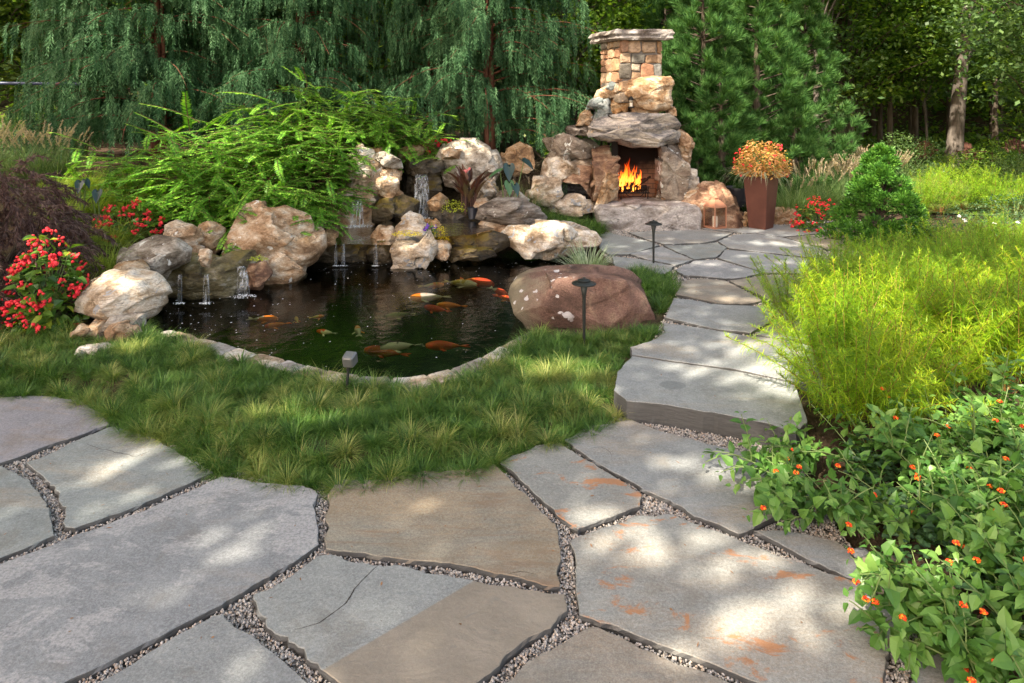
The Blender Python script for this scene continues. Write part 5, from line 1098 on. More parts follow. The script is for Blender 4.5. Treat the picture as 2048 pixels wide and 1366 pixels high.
# ------------------------------------------------------------------ the spreading yew shrubs
def spray(gl, gt, p0, d0, L, leaf, wdt, step, droop, tw=.0028):
    pts = curve(p0, d0, L, 8, droop, .04); tube(gt, pts, np.linspace(tw, tw * .4, 8), 4, False)
    n = int(L / step); t = np.linspace(.08, 1, n); q, d = along(pts, t); side = unit(np.cross(d, [0, 0, 1.])); up = np.cross(side, d)
    env = leaf * (.55 + .45 * np.sin(np.pi * np.clip(t * .9 + .1, 0, 1))) * rng.uniform(.8, 1.15, n)
    for sg in (1, -1):
        dl = unit(side * sg + d * .55 - up * .25 + .12 * rng.normal(size=(n, 3))); rhomb(gl, q, dl, up, env, wdt, .4)
    return pts
def shrub(label, c, rad, n, L, mat, seed, leaf=.076, wdt=.021, step=.021, name="spreading_yew", up=.0, bias=(0, 0, 0), cat="shrub", arms=()):
    o = thing(name, label, cat, tuple(c)); gl, gt = G(), G(); rad = np.array(rad)
    for k in range(n):
        u = rand_unit(1)[0]; u[2] = abs(u[2]) * 1.0; s_ = rng.uniform(.35, .95); p = u * rad * s_
        hh = unit(u[:2] + .55 * rng.normal(size=2)); d = unit(np.array([hh[0], hh[1], .10 + up + .16 * rng.normal()]) + np.array(bias) + [0, 0, .25 * u[2] * (rng.random() < .3)]); l_ = L * rng.uniform(.6, 1.25)
        pts = spray(gl, gt, p, d, l_, leaf, wdt, step, rng.uniform(.1, .5))
        for j in (3, 5):
            if rng.random() < .6: spray(gl, gt, pts[j], unit(pts[j] - pts[j - 1] + .3 * rng.normal(size=3) + np.cross(pts[j] - pts[j - 1], [0, 0, 1.]) * rng.choice([-6, 6])), l_ * .5, leaf * .9, wdt, step, .5, .003)
    for (ax0, ay0, ax1, ay1, AD) in arms:              # long single arms
        a0, a1 = Q(ax0, ay0, AD) - c, Q(ax1, ay1, AD - .25) - c; spray(gl, gt, a0, unit(a1 - a0 + [0, 0, .1]), np.linalg.norm(a1 - a0) * 1.05, leaf * 1.15, wdt * 1.1, step * .85, .25, .007)
    part("foliage", gl, mat, o); part("twigs", gt, M['twig'], o)
    gb = G()
    for k in range(9):
        a = rng.random() * 6.28; tube(gb, curve((0, 0, -.3), (math.cos(a) * .7, math.sin(a) * .7, .8), rad.mean() * 1.1, 7, .4, .05), np.linspace(.022, .008, 7), 6)
    part("branches", gb, M['twig'], o); return o
def at(x, y, D, zz=None): q = Q(x, y, D); q[2] = gzp(q[0], q[1]) if zz is None else zz; return q
shrub("bright green yew with long arching arms, sunlit, left of the stream", at(430, 440, 10.0, .55), (1.25, .85, 1.5), 330, .78, M['yew'], 1, arms=[(400, 245, 292, 196, 9.7), (385, 285, 270, 238, 9.6), (390, 270, 480, 205, 9.6), (380, 262, 372, 188, 9.8), (360, 290, 250, 262, 9.5), (400, 280, 500, 245, 9.5), (380, 290, 470, 290, 9.4), (370, 300, 330, 330, 9.4)])
shrub("broad dense yew spreading over the rocks beside the waterfall", at(700, 395, 12.0, 1.2), (1.6, .7, 1.45), 400, .74, M['yew'], 2, bias=(.3, -.1, 0))
shrub("dark green yew behind the sunlit one with arms pointing left", at(300, 400, 10.7, .6), (1.5, .8, 1.0), 250, .7, M['yew'], 3, bias=(-.35, 0, 0), arms=[(200, 300, 105, 262, 10.2), (260, 325, 170, 308, 10.0), (230, 330, 150, 335, 9.9)])
shrub("tall yew mound in the middle of the row behind the large tan boulder", at(575, 400, 10.9, .7), (1.2, .7, 1.75), 400, .74, M['yew'], 5)
shrub("low yew hanging over the large tan boulder", at(520, 430, 9.7, .55), (1.0, .6, .75), 210, .6, M['yew'], 4, bias=(.1, -.4, -.1), up=.0)

# ------------------------------------------------------------------ begonias, canna, elephant ears
def flower_cluster(gf, c, r, n, size): pebbles(gf, c + rng.normal(size=(n, 3)) * r * [1, 1, .8], size * rng.uniform(.7, 1.3, n))
def leafy_mound(name, label, c, rad, n, L, mat, fl=0, flmat=None, cat="flowering plant", fr=.02, fn=7, fs=.012, wf=.72, droop=.3, stems=True, fbias=None, smat=None):
    o = thing(name, label, cat, tuple(c)); rad = np.array(rad); gl = G()
    u = rand_unit(n); u[:, 2] = np.abs(u[:, 2]) * rng.choice([1, 1, 1, .3], n); s_ = rng.uniform(.45, 1.0, n) ** .6
    p = u * rad * s_[:, None] * (1 + .18 * vn(u * 2.5 + c[0], 5))[:, None]; d = unit(u * [1, 1, .25] + .6 * rng.normal(size=(n, 3)) * [1, 1, .5])
    nr = unit(u * .7 + [0, 0, .9] + .35 * rng.normal(size=(n, 3)))
    ovate(gl, p, d, nr, L * rng.uniform(.55, 1.2, n), L * wf * rng.uniform(.6, 1.1, n), droop); part("foliage", gl, mat, o)
    if stems:
        gs = G()
        for k in range(min(60, n // 6)): tube(gs, np.array([[0, 0, -.05], p[k] * .5 + [0, 0, .03], p[k]]) * [1, 1, 1], [.007, .005, .003], 4, False)
        part("stems", gs, smat or M['lanstem'], o)
    if fl:
        uf = rand_unit(fl); uf[:, 2] = np.abs(uf[:, 2]); uf[:, 1] = -np.abs(uf[:, 1]) * rng.choice([1, 1, -1], fl)
        if fbias is not None: uf = unit(uf + fbias)
        for k in range(fl): gf = G(); flower_cluster(gf, uf[k] * rad * rng.uniform(.92, 1.1), fr, fn, fs); part("flower", gf, flmat, o)
    return o
leafy_mound("red_begonia", "tall red flowering begonia in front of the dark maple", at(95, 640, 6.75, .08), (.36, .34, .86), 400, .125, M['begleaf'], 52, M['begflower'], fr=.028, fn=8, fs=.018)
leafy_mound("red_begonia", "small red begonia half under the yew branches at the left", at(265, 470, 8.9), (.5, .35, .42), 200, .10, M['begleaf'], 34, M['begflower'], fr=.024, fn=8, fs=.017)
leafy_mound("red_begonia", "low red begonia bush right of the planter", at(1640, 447, 11.35, .1), (.46, .4, .55), 620, .075, M['begleaf'], 75, M['begflower'], fr=.018, fn=6, fs=.013)
leafy_mound("red_begonia", "small red flowers uphill above the big grey boulder", at(882, 285, 12.3, 1.38), (.35, .25, .26), 110, .07, M['begleaf'], 16, M['begflower'], fr=.025, fn=8, fs=.018)
leafy_mound("coleus_mix", "orange and lime leafy plants with red flowers filling the tall planter", tuple(PLANT_TOP + [0, 0, -.02]), (.45, .45, .62), 2600, .05, M['coleus'], 26, M['begflower'], fr=.016, fn=4, fs=.012)
q = PLANT_TOP; n = 150; az = rng.random(n) * 6.283; g = G(); blades(g, q + np.c_[.24 * np.cos(az), .24 * np.sin(az), .02 + 0 * az], az, .55 * rng.uniform(.5, 1.2, n), .009, rng.uniform(.8, 1.4, n), rng.uniform(1.0, 1.9, n), 5); g.v = [v - q for v in g.v]
tr = thing("trailing_grass", "pale trailing grass hanging over the planter rim", "trailing plant", tuple(q)); part("foliage", g, M['varieg'], tr)
leafy_mound("trailing_silver_plant", "grey green trailing plant hanging behind the dark nursery pot", at(1470, 385, 12.2, .42), (.32, .2, .25), 240, .04, M['varieg'], stems=False, cat="trailing plant")
leafy_mound("creeping_jenny", "lime yellow creeping plant in the upper pool below the canna", at(910, 418, 10.95, .52), (.22, .15, .2), 300, .028, M['lime'], stems=False, cat="pond plant")
leafy_mound("golden_sedum", "yellow trailing mat on the white block in the pond", at(815, 470, 9.42, .44), (.22, .12, .06), 330, .022, M['yellow'], stems=False, cat="ground plant")
leafy_mound("yellow_sedum", "bright yellow bush beside the violet pansies at the stream", at(880, 480, 9.7, .30), (.13, .1, .24), 330, .025, M['yellow'], stems=False, cat="flowering plant")
leafy_mound("pansy", "violet pansies with dark leaves at the stream's edge", at(858, 474, 9.75, .38), (.12, .1, .16), 90, .05, M['fountain'], 9, M['purplepetal'], fr=.014, fn=6, fs=.016)
leafy_mound("moss_plant", "tiny lime moss plant on the mossy ledge under the tan boulder", at(517, 530, 8.2, .38), (.12, .06, .05), 130, .02, M['lime'], stems=False, cat="ground plant")
leafy_mound("ledge_plant", "small leafy green plant growing above the mossy ledge", at(462, 512, 8.45, .38), (.12, .08, .14), 60, .05, M['yew'], stems=True, cat="ground plant")
leafy_mound("rose_bush", "dark green rose bush with a few white blooms below the yellow feathery plants", at(1935, 492, 9.5, .1), (1.25, .8, .66), 4200, .042, M['rose'], 6, M['petal'], fr=.014, fn=5, fs=.012, cat="shrub")
leafy_mound("ground_shrub", "grey green low shrub at the lawn edge, right border", at(2030, 405, 12.5), (.9, .7, .5), 1500, .05, M['rose'], cat="shrub")
def big_leaf(gl, gs, base, tip, L, W, az, pitch, mat=None):
    pts = np.array([base, (np.array(base) * .35 + np.array(tip) * .65) + [0, 0, .04], tip]); tube(gs, pts, [.012, .009, .006], 5)
    d = np.array([math.cos(az) * math.cos(pitch), math.sin(az) * math.cos(pitch), math.sin(pitch)]); s_ = unit(np.cross(d, [0, 0, 1.])); u = np.cross(s_, d)
    out = np.array([[-.32, .30], [-.2, .44], [.05, .5], [.35, .40], [.7, .2], [1, 0]]); row = lambda k: [np.array(tip) + d * L * out[k, 0] + s_ * W * y + u * (L * .10 * (abs(y) / .5) - L * .18 * max(0, out[k, 0]) ** 2) for y in (-out[k, 1], -out[k, 1] * .5, 0, out[k, 1] * .5, out[k, 1])]
    V = np.array(sum([row(k) for k in range(6)], [])); V[2] = np.array(tip) + d * L * .0
    i = (np.arange(5)[:, None] * 5 + np.arange(4)[None]).ravel(); gl.add(V, np.stack([i, i + 1, i + 6, i + 5], -1))
def ears(label, pos, leaves, mat):
    o = thing("elephant_ear", label, "elephant ear plant", tuple(pos)); gl, gs = G(), G()
    for (x, y, D, L, az, pitch) in leaves: big_leaf(gl, gs, (rng.uniform(-.03, .03), 0, 0), Q(x, y, D) - pos, L, L * .8, R(az), R(pitch))
    part("leaves", gl, mat, o, smooth=True); part("stalks", gs, M['lanstem'], o)
ears("dark blue black heart shaped elephant ears in front of the grass", at(1022, 425, 11.0, .3), [(1018, 335, 10.9, .24, -88, -55), (1048, 322, 11.1, .24, -40, -25), (1030, 372, 10.8, .18, -60, -50)], M['coloc'])
ears("green elephant ear leaf beside the dark heart shaped ones", at(1010, 420, 11.0, .3), [(1000, 342, 10.95, .24, 205, -20), (1018, 368, 10.8, .2, -80, -60)], M['coloc_green'])
ears("small dark elephant ear, the upper of two in the lime grass", at(165, 400, 9.1), [(160, 366, 8.9, .15, -80, -55), (172, 362, 8.95, .12, -20, -50)], M['coloc'])
ears("small dark elephant ear, the lower of two in the lime grass", at(200, 420, 8.8), [(195, 385, 8.6, .15, -70, -50), (184, 395, 8.6, .11, 200, -40)], M['coloc'])
pos = at(935, 425, 11.0, .45); o = thing("canna", "dark red leaved canna with a pink bud beside the waterfall", "canna", tuple(pos)); gl, gs = G(), G()
for k in range(26):
    a = rng.uniform(0, 6.28); r_ = rng.uniform(.02, .14); b = np.array([r_ * math.cos(a), r_ * math.sin(a), 0]); h_ = rng.uniform(.25, .62); tilt = rng.uniform(.15, .75)
    tube(gs, [b, b + [0, 0, h_ * .5], b + [.04 * math.cos(a), .04 * math.sin(a), h_]], .009, 5)
    d = np.array([[math.cos(a) * tilt, math.sin(a) * tilt, 1 - tilt * .3]]); ovate(gl, [b + [.04 * math.cos(a), .04 * math.sin(a), h_ - .08]], d, np.array([[math.cos(a), math.sin(a), .4]]) * -1, rng.uniform(.28, .42), rng.uniform(.08, .12), .25, .3)
part("leaves", gl, M['canna'], o); part("stalks", gs, M['canna'], o); g = G(); flower_cluster(g, np.array([.0, -.05, .72]), .03, 8, .02); part("flower", g, plain("pink_petal", (.7, .2, .2), .5), o)
q = at(945, 432, 10.8, .42); o = thing("pond_basket", "black plastic basket pot under the canna in the pool", "pot", tuple(q)); g = G(); lathe(g, [(0, 0), (.06, 0), (.075, .16), (.08, .16), (.08, .18), (.06, .17)], n=18); part("body", g, M['pot'], o)

# ------------------------------------------------------------------ dark lace maple at the left
c = at(-35, 640, 7.3, .05); o = thing("lace_leaf_maple", "dark brown purple lace leaf maple mound at the left border", "maple", tuple(c)); gl, gb = G(), G()
N = 640; u = rand_unit(N); u[:, 2] = np.abs(u[:, 2]); rad = np.array([1.0, .95, 1.62])
for k in range(N):
    s_ = rng.uniform(.72, 1.02); p = u[k] * rad * s_; d = unit(np.array([u[k][0], u[k][1], .05]) + .25 * rng.normal(size=3)); pts = curve(p, d, rng.uniform(.25, .42), 6, 1.3, .05)
    n = 95; t = rng.uniform(.0, 1, n); q, dd = along(pts, t); rhomb(gl, q, unit(dd + [0, 0, -.5] + .55 * rng.normal(size=(n, 3))), rand_unit(n), .085 * rng.uniform(.5, 1.2, n), .010, .3)
for k in range(22):
    a = rng.random() * 6.28; tube(gb, curve((0, 0, 0), (math.cos(a) * .5, math.sin(a) * .5, 1), 1.3, 8, 1.0, .1), np.linspace(.03, .006, 8), 5)
part("foliage", gl, M['maple'], o); part("branches", gb, M['trunkdark'], o)

# ------------------------------------------------------------------ hinoki cypress
c = at(1760, 478, 10.15, .08); o = thing("dwarf_hinoki", "dense dark green dwarf conifer with knobbly cloud like lobes", "conifer", tuple(c)); gl, gb = G(), G()
LB = []
for k in range(84):
    z = rng.uniform(.05, 1.45); r_ = .80 * (1 - z / 1.55) ** 1.05 * rng.uniform(.75, 1.1) + .03; a = rng.random() * 6.28; LB.append((r_ * math.cos(a), r_ * math.sin(a), z, rng.uniform(.10, .17) * (1 - .42 * z / 1.5)))
LB += [(-.36, -.25, .12, .16), (-.5, -.2, .08, .14), (-.1, -.45, .2, .16), (.0, 0, 1.50, .05), (.02, 0, 1.42, .07), (-.25, -.3, .42, .15), (.32, -.3, .35, .16), (.1, -.35, .7, .14)]
for x_, y_, z_, r_ in LB:
    n = 380; u = rand_unit(n); p = np.array([x_, y_, z_]) + u * r_ * [1.05, 1.05, .8] * (1 + .35 * vn(u * 2.6 + z_ * 9, 3))[:, None] * rng.uniform(.7, 1, (n, 1)); d = unit(u * 1.2 + [x_ * .6, y_ * .6, .5] + .3 * rng.normal(size=(n, 3)))
    rhomb(gl, p, d, rand_unit(n), .06 * rng.uniform(.6, 1.2, n), .020, .6); tube(gb, [(0, 0, z_ * .7), (x_ * .6, y_ * .6, z_ - .05), (x_, y_, z_)], .012, 5)
tube(gb, [(0, 0, -.05), (.02, 0, .6), (0, 0, 1.35)], [.05, .035, .01], 7); part("foliage", gl, M['hinoki'], o); part("trunk", gb, M['trunkdark'], o)

# ------------------------------------------------------------------ feathery amsonia
def amsonia_mesh(seed, ns, hgt, spread):
    gl, gs = G(), G()
    for k in range(ns):
        a = rng.random() * 6.283; r_ = rng.uniform(0, .07); ln = rng.uniform(.0, spread); pts = curve((r_ * math.cos(a), r_ * math.sin(a), 0), (math.cos(a) * ln, math.sin(a) * ln, 1), hgt * rng.uniform(.7, 1.1), 9, rng.uniform(.05, .7), .03)
        tube(gs, pts, np.linspace(.0035, .0018, 9), 3, False)
        n = 150; t = rng.uniform(.2, 1, n) ** .75; q, d = along(pts, t); az = rng.random(n) * 6.283; tl = np.clip((1 - t) * 6, 0, 1)
        blades(gl, q, az, .115 * rng.uniform(.6, 1.15, n) * (.5 + .5 * tl), .0055, rng.uniform(.8, 1.6, n) * (.4 + .6 * tl) + .1, rng.uniform(.3, 1.5, n), 2)
    return gl.mesh("foliage"), gs.mesh("stems")
AM = [amsonia_mesh(k, 26, .78, 1.0) for k in range(5)]
AMG = "feathery yellow green plants massed along the path"
def amsonia(pos, k, sc, label, mat, group):
    o = thing("feathery_bluestar", label, "feathery plant", tuple(pos), group, rng.random() * 6.28); o.scale = (sc, sc, sc * rng.uniform(.9, 1.1))
    fo = part("foliage", AM[k][0], None, o); st = part("stems", AM[k][1], M['amstem'], o)
    if not len(AM[k][0].materials): AM[k][0].materials.append(mat)
    fo.material_slots[0].link = 'OBJECT'; fo.material_slots[0].material = mat
edge_px = [(4.45, 2.05), (5.2, 2.2), (6.3, 2.75), (7.5, 3.3), (8.6, 3.95), (9.6, 4.8)]
k = 0
for D in np.arange(4.5, 9.3, .36):
    x0 = np.interp(D, [e[0] for e in edge_px], [e[1] for e in edge_px]) + .26
    for x_ in np.arange(x0, min(D * .80 + .5, 7.0), .40):
        if D < 5.0 and x_ > 2.9: continue
        if D > 8.2 and x_ < 5.6: continue
        xx, yy = x_ + rng.uniform(-.1, .1), D + rng.uniform(-.1, .1); near = D < 6.6
        amsonia((xx, yy, gzp(xx, yy)), k % 5, rng.uniform(.85, 1.12) if near else rng.uniform(.75, .95), "bright yellow green feathery plant in the sunny mass beside the path" if near else "greener feathery plant in the mass farther from the path", M['amsonia'] if near else M['amsonia2'], AMG if near else "green feathery plants behind the yellow ones"); k += 1
for x, y, D in [(1880, 400, 13.0), (1930, 395, 13.3), (1980, 400, 13.0), (1850, 385, 14.2), (1910, 378, 14.6), (1965, 380, 14.3), (2010, 385, 13.8), (1840, 410, 12.6), (2040, 395, 13.2)]:
    q = at(x, y, D); amsonia(q, k % 5, 1.05, "airy light green feathery plant at the lawn behind the dark green conifer", M['amsonia2'], "feathery plants by the lawn"); k += 1
q = P(1585, 660, .15); amsonia(q + [.0, .1, 0], 1, .85, "wispy feathery plant leaning out over the patio", M['amsonia2'], None)

# ------------------------------------------------------------------ lantana
def lantana(pos, ns, L, label, lean=(.3, 1.1), az0=None, spread=6.283, fl=.2, group=None, leaf=.084, kids=True, droop=.8):
    o = thing("lantana", label, "lantana", tuple(pos), group); gl, gs, gf = G(), G(), G()
    for k in range(ns):
        a = (az0 if az0 is not None else 0) + rng.uniform(-.5, .5) * spread; ln = rng.uniform(*lean); l_ = L * rng.uniform(.65, 1.15)
        st = [(np.array([rng.uniform(-.06, .06), rng.uniform(-.06, .06), 0]), np.array([math.cos(a) * math.sin(ln), math.sin(a) * math.sin(ln), math.cos(ln)]), l_)]
        main = True
        while st:
            p0, d0, ll = st.pop(); pts = curve(p0, d0, ll, 9, droop * rng.uniform(.4, 1.1), .06); pts[:, 2] = np.maximum(pts[:, 2], .03)
            tube(gs, pts, np.linspace(.0042, .0022, 9), 4, False); nn = max(3, int(ll / .058)); t = np.linspace(.14, 1, nn); q, d = along(pts, t)
            side = unit(np.cross(d, [0, 0, 1.]) + 1e-6); up = np.cross(side, d); rot = (np.arange(nn) % 2) * math.pi / 2 + .4 * rng.normal(size=nn); v = side * np.cos(rot)[:, None] + up * np.sin(rot)[:, None]
            for sg in (1, -1):
                dl = unit(v * sg + d * .55 + [0, 0, -.1] + .2 * rng.normal(size=(nn, 3))); nr = unit(np.array([0, 0, 1.]) + .5 * d + .3 * rng.normal(size=(nn, 3)))
                lf = leaf * rng.uniform(.7, 1.15, nn) * np.clip(.45 + (1 - t) * 1.6, .45, 1); ovate(gl, q + dl * .012, dl, nr, lf, lf * .66, rng.uniform(.15, .4))
            if rng.random() < fl * .45:
                c_ = pts[-1] + [0, 0, .025]; m = 22; u = rand_unit(m); u[:, 2] = np.abs(u[:, 2]) * .8; gf = G(); pebbles(gf, c_ + u * .0125, .0052 * rng.uniform(.8, 1.2, m)); part("flower", gf, M['lanflower'], o, smooth=True)
            if main and kids:
                for j in (2, 4, 5, 6):
                    if rng.random() < .5: d_ = pts[j] - pts[j - 1]; st.append((pts[j], unit(d_ * 12 + .7 * rng.normal(size=3) + [0, 0, .35]), ll * rng.uniform(.3, .55)))
            main = False
    part("foliage", gl, M['lantana'], o); part("stems", gs, M['lanstem'], o)
LT = [(1600, 985, 9, .50, (.9, 1.35), math.pi, 2.2, .25, "lantana sprig trailing left over the flagstone below the step"), (1625, 925, 5, .30, (.2, .9), 2.4, 2.5, .1, "young pale lantana shoot beside the step's right end"),
 (1700, 1030, 9, .38, (.5, 1.3), 3.4, 3.0, .35, "lantana spreading low above the wedge flagstone"), (1770, 960, 9, .45, (.2, 1.0), 3.0, 5.0, .2, "lantana in front of the feathery plant's foot"),
 (1850, 1080, 11, .42, (.4, 1.2), 3.5, 3.6, .5, "lantana full of orange red flowers beside the cobbles"), (1880, 1240, 11, .42, (.5, 1.25), 3.3, 3.4, .4, "lantana trailing over the edge of the rust stained flagstone"), (1960, 1340, 11, .40, (.5, 1.2), 3.0, 4.0, .35, "lantana in the bottom right corner")]
for x, y, ns, L, ln, a0, spd, fl, lb in LT: q = P(x, y, .04); lantana(q, ns, L, lb, ln, a0, spd, fl)
for x, y, s_ in [(1840, 960, 1), (1900, 1000, 1.05), (1960, 960, 1.1), (2030, 980, 1.1), (1930, 1080, 1), (2000, 1090, 1), (2070, 1060, 1.1), (1985, 1190, .9), (2060, 1200, .95), (2060, 1310, .9), (1890, 930, 1.0), (2000, 900, 1.15), (2090, 930, 1.1), (1950, 1130, .9)]:
    q = P(x, y, .05); lantana(q, 9, .47 * s_, "leafy lantana bush with scattered small flowers at the right border", (.0, .85), None, 6.283, .16, "lantana bushes at the right border", droop=.5)
PM = G(); pg = np.array([[1.75, 3.0], [2.2, 2.5], [4, 2.6], [4.2, 4.4], [2.6, 4.5], [2.0, 4.2]])
lo, hi = pg.min(0), pg.max(0); p = lo + rng.random((5200, 2)) * (hi - lo); p = p[inside(p, pg)]; n = len(p); d = unit(np.c_[rng.normal(size=(n, 2)), .2 * np.ones(n)])
ovate(PM, np.c_[p, gz(p[:, 0], p[:, 1]) + .02 + .16 * rng.random(n)], d, unit(np.c_[rng.normal(size=(n, 2)) * .4, np.ones(n)]), .05 * rng.uniform(.6, 1.2, n), .034 * rng.uniform(.6, 1.2, n)); struct("ground_cover", PM, M['rose'], kind="stuff")

# ------------------------------------------------------------------ weeping cedars
def cedar_meshes(seed, hgt, rad, nb):
    gl, gb, gt = G(), G(), G()
    tube(gt, [(0, 0, -.2), (.05, 0, hgt * .4), (0, .05, hgt)], [.085, .06, .02], 9)
    for k in range(2): a = k * 1.3; tube(gt, [(.12 * math.cos(a), .12 * math.sin(a), -.1), (.2 * math.cos(a), .2 * math.sin(a), 1.2), (.12 * math.cos(a), .12 * math.sin(a), hgt * .6)], [.06, .05, .03], 6)
    P0, D0, LL = [], [], []
    for k in range(nb):
        z = .5 + (hgt - .6) * rng.random() ** .9; a = rng.random() * 6.283; L = rad * (1.12 - .6 * z / hgt) * rng.uniform(.6, 1.15)
        pts = curve((0, 0, z), (math.cos(a), math.sin(a), .55), L * 1.25, 10, 1.15, .05); tube(gb, pts - [0, 0, .06], np.linspace(.016, .003, 10), 5, False)
        nf = int(L / .05); t = np.sort(rng.uniform(.10, 1, nf)); q, d = along(pts, t); side = np.cross(d, [0, 0, 1.])
        P0.append(q + side * rng.normal(size=(nf, 1)) * .12); D0.append(unit(d * .5 + side * rng.normal(size=(nf, 1)) * .6 + .2 * rng.normal(size=(nf, 3)))); LL.append(rng.uniform(.22, .6, nf) * (.8 + .4 * t))
    P0, D0, LL = np.concatenate(P0), np.concatenate(D0), np.concatenate(LL); n = len(P0)
    # each hanging frond: a drooping axis with flat leaflets along both sides
    K = 26; hd = D0.copy(); hd[:, 2] = 0; hd = unit(hd); sd = np.stack([-hd[:, 1], hd[:, 0], 0 * hd[:, 0]], -1)
    for j in range(K):
        t = (j + .5) / K; out = .32 * (1 - (1 - t) ** 2) * .8
        c = P0 + hd * (LL * out)[:, None] - np.array([0, 0, 1.]) * (LL * (t ** 1.35))[:, None]
        ax_ = unit(hd * (.55 * (1 - t))[..., None] - np.array([0, 0, 1.]) * (.25 + .9 * t)) if False else unit(hd * .55 * (1 - t) + np.array([0, 0, -1.]) * (.3 + .9 * t))
        w_ = .064 * (.5 + .9 * math.sin(math.pi * min(1, t * .8 + .12)))
        for sg in (1, -1):
            m = rng.random(n) < .93; dl = unit(sd * sg * .75 + ax_ * .9 + .22 * rng.normal(size=(n, 3)))
            rhomb(gl, c[m], dl[m], unit(hd + .35 * rng.normal(size=(n, 3)))[m], w_ * rng.uniform(.7, 1.25, m.sum()), .0145, .5)
    return gl.mesh("foliage"), gb.mesh("branches"), gt.mesh("trunk", True)
CE = [cedar_meshes(k, 5.6, 1.9, 140) for k in range(2)]
def cedar(x, D, sc, k, rz, label):
    q = at(x, 330, D); o = thing("weeping_cedar", label, "weeping cedar", tuple(q), "weeping cedars behind the pond", rz); o.scale = sc
    for me, nm, m in zip(CE[k], ("crown", "branches", "trunk"), ('cedar', 'cedarbark', 'cedarbark')): part(nm, me, M[m], o)
cedar(310, 13.3, (1.0, 1, 1.05), 0, 0, "largest weeping cedar, showing red bark, at the left behind the yew")
cedar(600, 13.9, (.9, .9, 1), 1, 1.0, "weeping cedar behind the broad yew in the middle of the row")
cedar(985, 13.6, (1.0, .9, 1.05), 0, 2.5, "weeping cedar just left of the fireplace")
cedar(500, 14.6, (.9, .9, .95), 1, 4, "weeping cedar in the gap behind the two left ones")
cedar(165, 14.4, (.6, .6, .8), 1, 5.1, "shortest weeping cedar at the far left of the row")
cedar(860, 14.8, (.72, .8, 1.1), 1, 3.3, "slim weeping cedar deep in the gap right of the middle one")

# ------------------------------------------------------------------ cryptomeria
def crypto_meshes(hgt, rad, nt):
    gl, gb = G(), G(); tube(gb, [(0, 0, -.2), (.03, 0, hgt * .5), (0, 0, hgt)], [.11, .07, .01], 8)
    for k in range(nt):
        z = hgt * rng.random() ** 1.15 * .97 + .05; a = rng.random() * 6.283; r_ = rad * (1 - z / hgt) ** .75 * rng.uniform(.45, 1.08) + .05; c = np.array([r_ * math.cos(a), r_ * math.sin(a), z])
        if rng.random() < .25: tube(gb, [(0, 0, z - .3 * r_), c * [.6, .6, 1] - [0, 0, .12 * r_], c], [.018, .012, .006], 4, False)
        ax_ = unit(np.array([math.cos(a) * .8, math.sin(a) * .8, .75])); m = 150; s_ = rng.uniform(.2, .34)
        d = unit(ax_ * .75 + .75 * rand_unit(m) + [0, 0, .3]); b = c + ax_ * (rng.random((m, 1)) * s_ * .6) + d * .02
        rhomb(gl, b, d, rand_unit(m), s_ * .66 * rng.uniform(.6, 1.1, m), .010, .35)
    return gl.mesh("foliage"), gb.mesh("trunk", True)
CR_ = [crypto_meshes(4.7, 1.35, 480), crypto_meshes(2.4, .75, 130)]
for x, D, k, sc, rz, lb in [(1405, 13.6, 0, 1.0, 0, "dark cryptomeria conifer directly behind the fireplace's right side"), (1515, 14.4, 0, 1.05, 2, "dark cryptomeria conifer behind the planter"), (1610, 15.6, 0, .95, 4, "dark cryptomeria conifer next to the pale trunk"), (1330, 15.8, 0, 1.0, 1, "cryptomeria conifer partly hidden behind the chimney"), (1455, 16.5, 0, 1.15, 3, "tall cryptomeria conifer standing behind the other two"),
   (1440, 12.95, 1, 1.05, 0, "small lighter cryptomeria left of the planter flowers"), (1590, 13.9, 1, .9, 2, "small cryptomeria behind the planter's right side"), (1395, 12.7, 1, .7, 3, "smallest cryptomeria beside the fireplace's side stones")]:
    q = at(x, 350, D); o = thing("cryptomeria", lb, "conifer", tuple(q), "cryptomeria conifers behind the patio", rz); o.scale = (sc,) * 3
    part("crown", CR_[k][0], M['crypto'], o); part("trunk", CR_[k][1], M['trunkdark'], o)

# ------------------------------------------------------------------ the wood
def crown_mesh(rx, rz_, z0, ncl, nl, leaf, flat=.3, shell=.35):
    g = G(); u = rand_unit(ncl); c = u * rng.uniform(shell, 1, (ncl, 1)) ** .7 * [rx, rx, rz_] + [0, 0, z0 + rz_]; k = np.repeat(np.arange(ncl), nl); n = len(k)
    sz = rng.uniform(.3, .65, ncl)[k]; p = c[k] + rng.normal(size=(n, 3)) * np.c_[sz, sz, sz * flat] * .7
    nr = unit(np.array([0, 0, 1.]) + .55 * rng.normal(size=(n, 3))); d = unit(np.cross(nr, rand_unit(n)) + [0, 0, -.25]); rhomb(g, p, d, nr, leaf * rng.uniform(.6, 1.2, n), leaf * .62 * rng.uniform(.7, 1.1, n)); return g, c
def limb_mesh(c, hgt, r0, lean=(0, 0), wob=.08, nl=26):
    g = G(); pts = np.array([[lean[0] * t * hgt + wob * math.sin(t * 5 + hgt) * t, lean[1] * t * hgt, -.2 + t * hgt] for t in np.linspace(0, 1, 14)]); rr = r0 * (1 - .62 * np.linspace(0, 1, 14)); rr[0] *= 1.5; rr[1] *= 1.1
    tube(g, pts, rr, 12)
    for q in c[:nl]: s_ = pts[min(13, max(4, int((q[2] * .72) / hgt * 13)))]; tube(g, [s_, s_ * .45 + q * .55 + [0, 0, .25], q], [r0 * .28, r0 * .16, .012], 5, False)
    return g
WT = []
